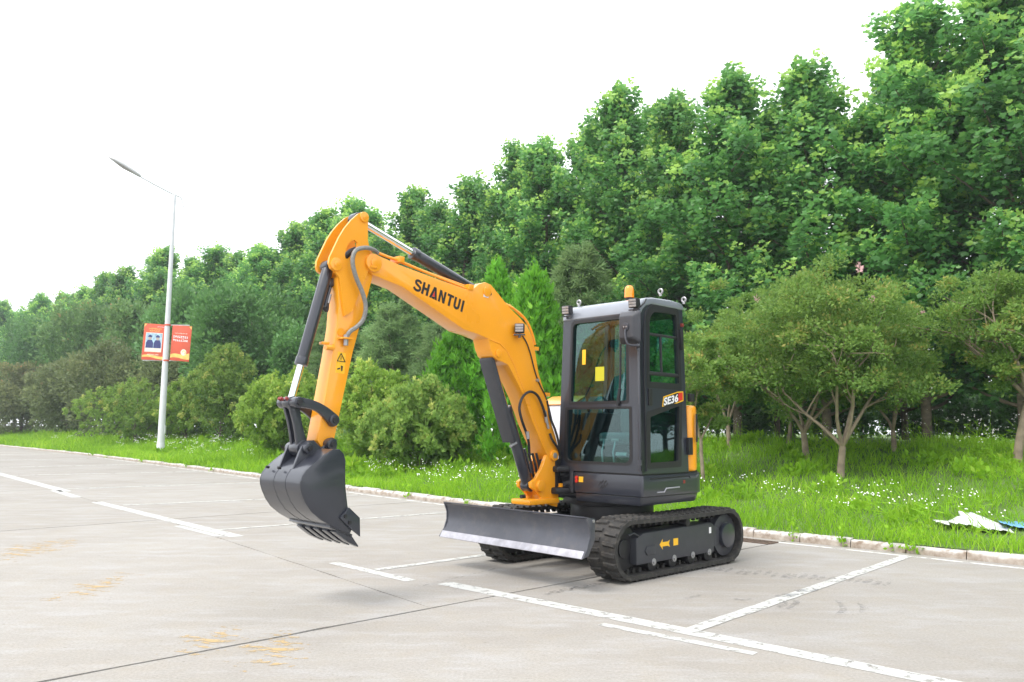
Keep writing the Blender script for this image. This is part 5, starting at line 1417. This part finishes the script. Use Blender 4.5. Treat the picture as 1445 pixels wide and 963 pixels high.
myrtle(1186, 4.6, 374, 112, 'crepe myrtle with the thickest forked trunk, behind the tracks', 201, 5, 1.5, (-.02, 0), crown_lo=.30, trunk_r=.055)
myrtle(1139, 5.8, 392, 100, 'crepe myrtle with twin bent stems beside the thickest trunk', 202, 4, 1.2, (-.05, 0), crown_lo=.32)
myrtle(1112, 7.4, 400, 80, 'slender crepe myrtle standing upright behind the twin stemmed one', 203, 3, .9, (-.05, 0), crown_lo=.32, trunk_r=.04)
myrtle(992, 3.2, 470, 52, 'small leaning crepe myrtle next to the excavator counterweight', 204, 3, .75, (.03, 0), crown_lo=.30, trunk_r=.03, single=True)
myrtle(1030, 6.5, 392, 66, 'crepe myrtle mostly hidden behind the cab', 207, 3, .9, (0, 0), crown_lo=.30, trunk_r=.045)
myrtle(1262, 7.2, 430, 66, 'low crepe myrtle with an upright trunk beyond the thickest one', 205, 4, 1.0, (0, 0), crown_lo=.32, trunk_r=.045)
myrtle(1436, 6.2, 366, 78, 'crepe myrtle with one straight trunk above the plastic sheet', 206, 5, 1.1, (0, 0), crown_lo=.34, trunk_r=.06, single=True)

# ---- grass and wild flowers on the bank
def grass_field():
    r = np.random.default_rng(77); random.seed(77); SP, sa0 = place(1385, 1.5)
    Pn, Hh, Ww, Tn = [], [], [], []
    def zone(a0, a1, s0, s1, dens, hmean, wmean):
        n = int((a1 - a0) * (s1 - s0) * dens); aa = r.uniform(a0, a1, n); s_ = s0 + (s1 - s0) * r.random(n)
        clump = np.sin(aa * 2.3 + np.sin(s_ * 3.1) * 1.3) * np.sin(s_ * 2.7 + np.sin(aa * 1.9) * 1.7)
        clump2 = np.sin(aa * .7 + 1.3 * np.sin(s_ * .9)) * np.sin(s_ * 1.1 + aa * .3)
        keep = (r.random(n) < .72 + .28 * clump) & ((((aa - sa0) / .75) ** 2 + ((s_ - 1.2) / .38) ** 2) > 1)
        aa, s_, clump, clump2 = aa[keep], s_[keep], clump[keep], clump2[keep]; m = len(aa)
        kbv = np.interp(aa, np.arange(-30, 120, .5), [kb(x) for x in np.arange(-30, 120, .5)])
        t = np.clip(s_ / 9, 0, 1); z = .085 + .93 * t * t * (3 - 2 * t)
        f4 = np.clip(s_ / 4, 0, 1); f4 = f4 * f4 * (3 - 2 * f4); f3 = np.clip(s_ / 3, 0, 1); f3 = f3 * f3 * (3 - 2 * f3)
        z += .05 * np.sin(aa * .55 + s_ * .4) * f4 + .03 * np.sin(aa * 1.7 - s_ * .9) * f3
        b_ = kbv + s_
        Pn.append(np.stack([AX.x * aa + BX.x * b_, AX.y * aa + BX.y * b_, z - .01], 1))
        Hh.append(hmean * (1 + .35 * clump + .30 * r.normal(size=m)).clip(.35, 2.2)); Ww.append(wmean * r.uniform(.7, 1.3, m))
        Tn.append((.38 + .20 * clump2 + .14 * clump + .22 * r.normal(size=m)).clip(0, 1))
    zone(-22, -6, .10, 9, 130, .16, .02); zone(-6, 6, .08, .6, 1000, .15, .009); zone(-6, 6, .6, 9.5, 540, .15, .011)
    zone(6, 20, .10, 1.0, 700, .15, .012); zone(6, 20, 1.0, 8, 330, .18, .014)
    zone(20, 40, .05, 2.0, 420, .22, .020); zone(20, 40, 2.0, 6, 200, .25, .022)
    zone(40, 75, .05, 5, 110, .32, .035)
    P, Hh, Ww, Tn = map(np.concatenate, (Pn, Hh, Ww, Tn)); n = len(P)
    az = r.random(n) * 6.28; lean = r.normal(size=(n, 2)) * .42; side = np.stack([np.cos(az), np.sin(az), np.zeros(n)], 1) * Ww[:, None] * .5
    up = np.stack([lean[:, 0] * Hh, lean[:, 1] * Hh, Hh], 1); mid = up * .5; mid[:, 2] += .10 * Hh
    V = np.stack([P - side, P + side, P + mid + side * .8, P + mid - side * .8, P + up * np.array([1.25, 1.25, .95])], 1).reshape(-1, 3)
    F = (np.array([(0, 1, 2), (0, 2, 3), (3, 2, 4)])[None] + (np.arange(n) * 5)[:, None, None]).reshape(-1, 3)
    o = link('grass', np_mesh('grass', V, F, np.repeat(Tn, 3)), M['grass'])
    o['kind'] = 'stuff'; tag(o, 'bright green uncut grass covering the bank behind the kerb', 'grass')
    return n
NB = grass_field()
def weeds():
    """fleabane: thin stems with white heads, gathered in drifts"""
    r = np.random.default_rng(31); V, F, T, FV, FF = [], [], [], [], []
    def plant(a_, s_, h):
        P0 = np.array(bank(a_, s_)); k = r.integers(3, 7)
        for i in range(k):
            top = P0 + np.array([r.normal() * .10, r.normal() * .10, h * r.uniform(.7, 1.1)]); sd = np.array([.004, .002, 0]) * (1 + h)
            n = len(V); V.extend([P0 - sd, P0 + sd, top]); F.append((n, n + 1, n + 2)); T.append(.3 + .3 * r.random())
            for l in range(4):
                t = r.uniform(.2, .85); q = P0 + (top - P0) * t; d = r.normal(size=3) * .07; n = len(V); V.extend([q, q + d + np.array([.012, 0, .01]), q + d * 1.6]); F.append((n, n + 1, n + 2)); T.append(.2 + .4 * r.random())
            for l in range(r.integers(1, 4)):
                c = top + r.normal(size=3) * np.array([.035, .035, .02]); rr = r.uniform(.006, .012) * (1 + .012 * max(0, a_ - 5)); n = len(FV); t1 = r.normal(size=3) * .3
                for q in range(6):
                    an = q * math.pi / 3; FV.append(c + rr * np.array([math.cos(an), math.sin(an), .5 * math.sin(an + t1[0]) + .2 * t1[1]]))
                FV.append(c + np.array([0, 0, .008])); FF.extend([(n + 6, n + q, n + (q + 1) % 6) for q in range(6)])
    def drift(px, s, spread_a, spread_s, n, h):
        _, a0 = place(px, s)
        for _ in range(int(n * .33)): plant(a0 + r.normal() * spread_a, max(.5, s + r.normal() * spread_s), h * r.uniform(.7, 1.25))
    for px, s, sa_, ss_, n, h in ((1130, 1.9, .35, .25, 9, .30), (1170, 2.4, .5, .4, 10, .32), (1210, 2.0, .5, .3, 8, .3), (1330, 1.9, .7, .4, 16, .3), (1400, 2.2, .8, .4, 14, .3), (1250, 3.2, .8, .5, 8, .3),
            (1060, 7.2, 1.0, .5, 22, .55), (1100, 7.8, .9, .4, 16, .55), (1250, 8.0, 1.0, .5, 22, .6), (1330, 7.5, 1.0, .6, 34, .6), (1400, 7.0, .9, .6, 26, .6), (1440, 6.5, .8, .5, 18, .55), (1180, 8.2, .8, .4, 12, .5),
            (540, 1.6, 1.0, .5, 34, .40), (590, 1.4, .8, .5, 20, .38), (690, 1.8, .9, .5, 26, .34), (645, 1.2, .6, .4, 12, .3), (720, 1.4, .5, .4, 12, .3),
            (230, 2.2, 2.2, .7, 60, .55), (275, 2.2, 1.6, .7, 50, .55), (330, 2.0, 1.4, .6, 30, .45), (120, 2.6, 2.5, .7, 26, .5), (970, 1.6, .6, .4, 6, .3)):
        drift(px, s, sa_, ss_, n, h)
    st = link('weed_stems', np_mesh('weed_stems', np.array(V), np.array(F), np.array(T)), M['grass']); st['kind'] = 'stuff'; tag(st, 'thin green weed stems standing among the grass', 'weeds')
    fl = link('white_wildflowers', np_mesh('white_wildflowers', np.array(FV), np.array(FF)), M['flower']); fl['kind'] = 'stuff'; tag(fl, 'small white wildflowers scattered in drifts over the bank', 'wildflowers')
weeds()
# taller bright weeds as ground cover in the grass: soft leafy clumps
def clump_cover():
    r = np.random.default_rng(8); parts_ = []
    for i in range(150):
        a_ = r.uniform(-3, 34); s_ = r.uniform(.6, 7.5); sz = r.uniform(.14, .30) * (1 + .02 * a_)
        c = np.array(bank(a_, s_)) + np.array([0, 0, sz * .3])
        parts_.append(cloud(c, (sz * 1.3, sz * 1.3, sz * .7), 90, 5, 4000 + i, T_LEAF, .075 + .003 * max(0, a_), .6, 0, .3, tonebase=.2 + .35 * r.random(), tip=.5, lump=.55))
    A_ = [np.concatenate([p[j] for p in parts_]) for j in range(5)]
    o = link('leafy_weeds', leaves('leafy_weeds', T_LEAF, *A_), M['grass']); o['kind'] = 'stuff'; tag(o, 'soft leafy green weeds growing in clumps through the grass', 'weeds')
clump_cover()
# small tufts rooted in the kerb joint
def kerb_tufts():
    r = np.random.default_rng(9); parts_ = []
    for px in (1118, 1186, 1262, 1285, 1296, 905, 660, 575, 300, 262, 200, 150, 130):
        lo, hi = -8.0, 120.0
        for _ in range(40):
            mid = (lo + hi) / 2; P = ab(mid, kb(mid) - .02)
            if P.y < .5 or proj(P)[0] > px: lo = mid
            else: hi = mid
        c = np.array(ab(lo, kb(lo) - .03, .03)); f = 1 + .03 * max(0, lo)
        parts_.append(cloud(c, (.07 * f, .05 * f, .045 * f), 40, 4, int(px), T_LEAF, .04 * f, .6, 0, .3, tonebase=.25, tip=.4, lump=.6, minz=.004))
    A_ = [np.concatenate([p[j] for p in parts_]) for j in range(5)]
    o = link('kerb_weeds', leaves('kerb_weeds', T_LEAF, *A_), M['grass']); o['kind'] = 'stuff'; tag(o, 'tiny weeds rooted along the foot of the kerb', 'weeds')
kerb_tufts()
# ================================================================ lamp post, banners, plastic sheet
lp_, la = place(226, 1.2)
PB = lp_.copy(); PY = PB.y
ztop = height_at(246, 283, PY) - PB.z
post = tag(empty('street_lamp', PB, 0), 'tall white street lamp post with a single curved arm rising from the grass bank', 'street lamp')
b = MB(); b.cyl((0, 0, -.2), (0, 0, ztop), .135, 20, .062); b.build('pole', 'pole', post, 0, 40)
b = MB(); b.cyl((0, 0, -.05), (0, 0, .04), .22, 20, .20); b.cyl((0, 0, .04), (0, 0, .5), .15, 20, .142); b.build('pole_base', 'pole', post, .01)
hd = Vector(( (166 - 246) / FPX * PY, -1.0, height_at(166, 234, PY) - PB.z)); h2 = Vector(((205 - 246) / FPX * PY, -.55, height_at(205, 256, PY) - PB.z))
tail = Vector(((258 - 246) / FPX * PY, .12, height_at(258, 292, PY) - PB.z))
b = MB(); b.tube(smooth_path([tail, Vector((.22, .08, ztop + .12)), Vector((0, 0, ztop + .22)), (h2 * .45 + Vector((0, 0, ztop + .2)) * .55), h2], 6), [.025 + .012 * min(1, i / 8) for i in range(25)], 10); b.build('lamp_arm', 'pole', post)
b = MB(); b.cyl((0, 0, ztop - .05), (0, 0, ztop + .26), .07, 16, .05); b.build('arm_socket', 'pole', post, .005)
d = (hd - h2); L = d.length; d.normalize(); s_ = d.cross(Vector((0, 0, 1))).normalized(); u_ = s_.cross(d).normalized(); rows = []
for t, w, hh in ((0, .05, .05), (.06, .10, .08), (.25, .17, .11), (.55, .20, .12), (.8, .17, .10), (.95, .09, .06), (1.0, .02, .02)):
    c = h2 + d * (L * t); rows.append([c + s_ * (w * math.cos(2 * math.pi * k / 18)) + u_ * ((hh if math.sin(2 * math.pi * k / 18) > 0 else hh * .45) * math.sin(2 * math.pi * k / 18)) for k in range(18)])
b = MB(); b.grid(rows, close=True); k = len(b.v); b.f.append(tuple(range(18))); b.f.append(tuple(k - 18 + i for i in range(18))); b.build('lamp_head', 'lampgrey', post, 0, 60)
b = MB(); c = h2 + d * (L * .52) - u_ * .045; b.add([c + d * (L * .30 * math.cos(2 * math.pi * k / 20)) + s_ * (.14 * math.sin(2 * math.pi * k / 20)) for k in range(20)] + [c - u_ * .05], [(k, (k + 1) % 20, 20) for k in range(20)]); b.build('lamp_glass', 'lens', post, 0, 60)
MB().box((.135, 0, 1.0), (.02, .12, .30)).build('access_door', 'pole', post, .005)
# banners: two rigid double-sided panels on brackets either side of the pole
def bpt(px, py): return Vector(((px - 230) / FPX * PY * 1.0, 0, height_at(px, py, PY) - PB.z))
def banner(name, quad, label):
    Q = [bpt(*p) for p in quad]; c = sum(Q, Vector()) / 4
    o = MB().prism([q + Vector((0, -.012, 0)) for q in Q], [q + Vector((0, .012, 0)) for q in Q]).build(name, 'bannerred', None, .002)
    o.location = PB + Vector((0, -.02, 0)); tag(o, label, 'banner', None); return o, Q
def bq(o, Q, u0, v0, u1, v1, mat, nm, lift=.0135):
    f = lambda u, v: (Q[0] * (1 - u) + Q[1] * u) * (1 - v) + (Q[3] * (1 - u) + Q[2] * u) * v + Vector((0, -lift, 0))
    return MB().add([f(u0, v0), f(u1, v0), f(u1, v1), f(u0, v1)], [(0, 1, 2, 3)]).build(nm, mat, o)
def bpoly(o, Q, pts, mat, nm, lift):
    f = lambda u, v: (Q[0] * (1 - u) + Q[1] * u) * (1 - v) + (Q[3] * (1 - u) + Q[2] * u) * v + Vector((0, -lift, 0))
    return MB().add([f(*p) for p in pts], [tuple(range(len(pts)))]).build(nm, mat, o)
# left panel: corners lower-left, lower-right, upper-right, upper-left
oL, QL = banner('street_banner', [(196, 507.5), (226.5, 509), (228.5, 458.5), (198, 456.5)], 'red banner with a photo of two people in navy, fixed to the lamp post')
bq(oL, QL, .11, .22, .89, .755, 'bannercream', 'photo_border', .0135); bq(oL, QL, .125, .235, .875, .74, 'bannerpic', 'photo', .0145)
for cx_ in (.32, .68):
    bpoly(oL, QL, [(cx_ - .17, .33), (cx_ + .17, .33), (cx_ + .165, .47), (cx_ + .10, .55), (cx_ - .10, .55), (cx_ - .165, .47)], 'bannersuit', 'figure_coat', .0155)
    bpoly(oL, QL, [(cx_ + .085 * math.cos(k * math.pi / 5), .61 + .065 * math.sin(k * math.pi / 5)) for k in range(10)], 'bannerhead', 'figure_head', .0160)
    bpoly(oL, QL, [(cx_ + .095 * math.cos(R(k * 20)), .625 + .068 * math.sin(R(k * 20))) for k in range(0, 10)], 'bannersuit', 'figure_hair', .0165)
bq(oL, QL, .125, .235, .875, .325, 'bannercream', 'photo_table', .0163)
def glyphs(o, Q, u0, u1, v0, v1, n, seed, mat='bannercream'):
    """a line of small characters, too far off to read: strokes in square cells"""
    r = random.Random(seed); w = (u1 - u0) / n
    b = MB(); f = lambda u, v, l: (Q[0] * (1 - u) + Q[1] * u) * (1 - v) + (Q[3] * (1 - u) + Q[2] * u) * v + Vector((0, -l, 0))
    for i in range(n):
        x = u0 + i * w; k = 0
        for _ in range(3):
            y = v0 + (v1 - v0) * r.choice((.0, .3, .6, .82)); k += 1; b.add([f(x + w * .08, y, .0137 + k * .0002), f(x + w * .85, y, .0137 + k * .0002), f(x + w * .85, y + (v1 - v0) * .18, .0137 + k * .0002), f(x + w * .08, y + (v1 - v0) * .18, .0137 + k * .0002)], [(0, 1, 2, 3)])
        xx = x + w * r.uniform(.2, .6); k += 1
        b.add([f(xx, v0, .0147), f(xx + w * .17, v0, .0147), f(xx + w * .17, v1, .0147), f(xx, v1, .0147)], [(0, 1, 2, 3)])
    b.build('text_line', mat, o)
glyphs(oL, QL, .62, .95, .915, .935, 6, 1, 'white'); glyphs(oL, QL, .22, .82, .845, .885, 9, 2, 'bannergold'); glyphs(oL, QL, .27, .76, .785, .825, 8, 3, 'bannergold'); glyphs(oL, QL, .24, .78, .13, .165, 9, 4)
def wave(u): return .075 + .03 * math.sin(u * 4.5 + .4)
bpoly(oL, QL, [(u / 8 * .98 + .01, wave(u / 8) - .02) for u in range(9)] + [(u / 8 * .98 + .01, wave(u / 8) + .035 + .02 * (u / 8)) for u in range(8, -1, -1)], 'bannergold', 'gold_wave', .0135)
bpoly(oL, QL, [(.01, .90), (.01, .99), (.13, .99)], 'bannergold', 'gold_corner', .0135)
oR, QR = banner('street_banner', [(236.5, 508.5), (263.5, 511), (265.5, 461), (238, 459)], 'plain red banner with white text and a gold emblem, fixed to the lamp post')
glyphs(oR, QR, .14, .80, .765, .79, 10, 5); glyphs(oR, QR, .08, .86, .645, .705, 8, 6, 'white'); glyphs(oR, QR, .08, .86, .55, .61, 8, 7, 'white')
bpoly(oR, QR, [(u / 8 * .98 + .01, .075 + .02 * math.sin(u * .7)) for u in range(9)] + [(u / 8 * .98 + .01, .17 + .05 * (u / 8) + .02 * math.sin(u * .9)) for u in range(8, -1, -1)], 'bannergold', 'gold_wave', .0135)
bpoly(oR, QR, [(.68 + .15 * math.cos(R(a_)), .25 + .09 * math.sin(R(a_))) for a_ in range(0, 360, 20)], 'bannercream', 'emblem_disc', .0145)
bpoly(oR, QR, [(.70 + .10 * math.cos(R(a_)), .245 + .06 * math.sin(R(a_))) for a_ in range(-60, 181, 20)] + [(.70 + .05 * math.cos(R(a_)), .25 + .035 * math.sin(R(a_))) for a_ in range(180, -61, -20)], 'bannergold', 'emblem_crescent', .0155)
bpoly(oR, QR, [(.86, .99), (.99, .99), (.99, .90)], 'bannergold', 'gold_corner', .0135)
for z in (bpt(232, 459).z, bpt(232, 509).z):
    MB().tube([(QL[0].x + .05, .0, z), (QR[1].x - .05, .0, z)], .014, 8).build('banner_bracket', 'pole', post)
    MB().cyl((0.02, 0, z - .03), (0.02, 0, z + .03), .118, 18).build('banner_clamp', 'bannerred' if z > 3 else 'pole', post)

# crumpled plastic sheet on the grass, with a blue piece
def crumple(loop_px, s_mid, mat, name, label, seed, amp=.07):
    r = random.Random(seed); C0, a0 = place(sum(p[0] for p in loop_px) / len(loop_px), s_mid)
    xs = [p[0] for p in loop_px]; n, m = 34, 12; rows = []
    for j in range(m + 1):
        row = []
        for i in range(n + 1):
            u, v = i / n, j / m
            k = u * (len(loop_px) // 2 - 1); i0 = min(int(k), len(loop_px) // 2 - 2); f = k - i0
            tp_ = [loop_px[i0][q] * (1 - f) + loop_px[i0 + 1][q] * f for q in (0, 1)]
            lw = loop_px[::-1]; bt = [lw[i0][q] * (1 - f) + lw[i0 + 1][q] * f for q in (0, 1)]
            px, py = bt[0] * (1 - v) + tp_[0] * v, bt[1] * (1 - v) + tp_[1] * v
            Y = C0.y + (px - sum(xs) / len(xs)) * -.004 + .25 * (v - .5) * 1.6
            zz = height_at(px, py, Y); X = ray(px, py); X = X.x * Y / X.y
            w = amp * (.5 * math.sin(u * 19 + 3 * v + seed) * math.sin(v * 6 + u * 9) + .4 * math.sin(u * 41 + v * 13) + .12 * r.gauss(0, .35))
            row.append(Vector((X, Y + w * 1.3, zz + w * .25)))
        rows.append(row)
    b = MB(); b.grid(rows); o = b.build(name, mat, None, 0, 80); sm = o.modifiers.new('thickness', 'SOLIDIFY'); sm.thickness = .003
    return tag(o, label, 'plastic sheet')
crumple([(1318, 735), (1345, 735.5), (1354, 722), (1372, 724), (1395, 733), (1420, 743), (1441, 747), (1428, 752), (1405, 748), (1385, 745), (1372, 742), (1355, 740), (1340, 739), (1322, 737.5)][:14], 1.45, 'sheet', 'plastic_sheet', 'crumpled white plastic sheet lying on the grass near the kerb', 3)
crumple([(1408, 735), (1425, 737), (1440, 736), (1462, 738), (1470, 744), (1452, 746), (1430, 743), (1412, 738)], 1.7, 'sheetblue', 'plastic_sheet', 'blue plastic sheet tucked behind the white one on the grass', 5, .03)
# ================================================================ summer haze: one closed box of even, thin air round everything
hz = MB().box((0, 0, 7.2), (700, 700, 17.0)).build('haze', 'pole')
hz.data.materials.clear()
hm = bpy.data.materials.new('thin_haze'); hm.use_nodes = True
hn = hm.node_tree; hn.nodes.clear()
ho = hn.nodes.new('ShaderNodeOutputMaterial'); pvn = hn.nodes.new('ShaderNodeVolumePrincipled')
pvn.inputs['Color'].default_value = (.86, .93, 1.0, 1); pvn.inputs['Density'].default_value = 0.0009; pvn.inputs['Anisotropy'].default_value = 0.2
hn.links.new(pvn.outputs['Volume'], ho.inputs['Volume'])
hz.data.materials.append(hm); hz['kind'] = 'stuff'; tag(hz, 'thin pale summer haze filling the air over the whole place', 'haze')
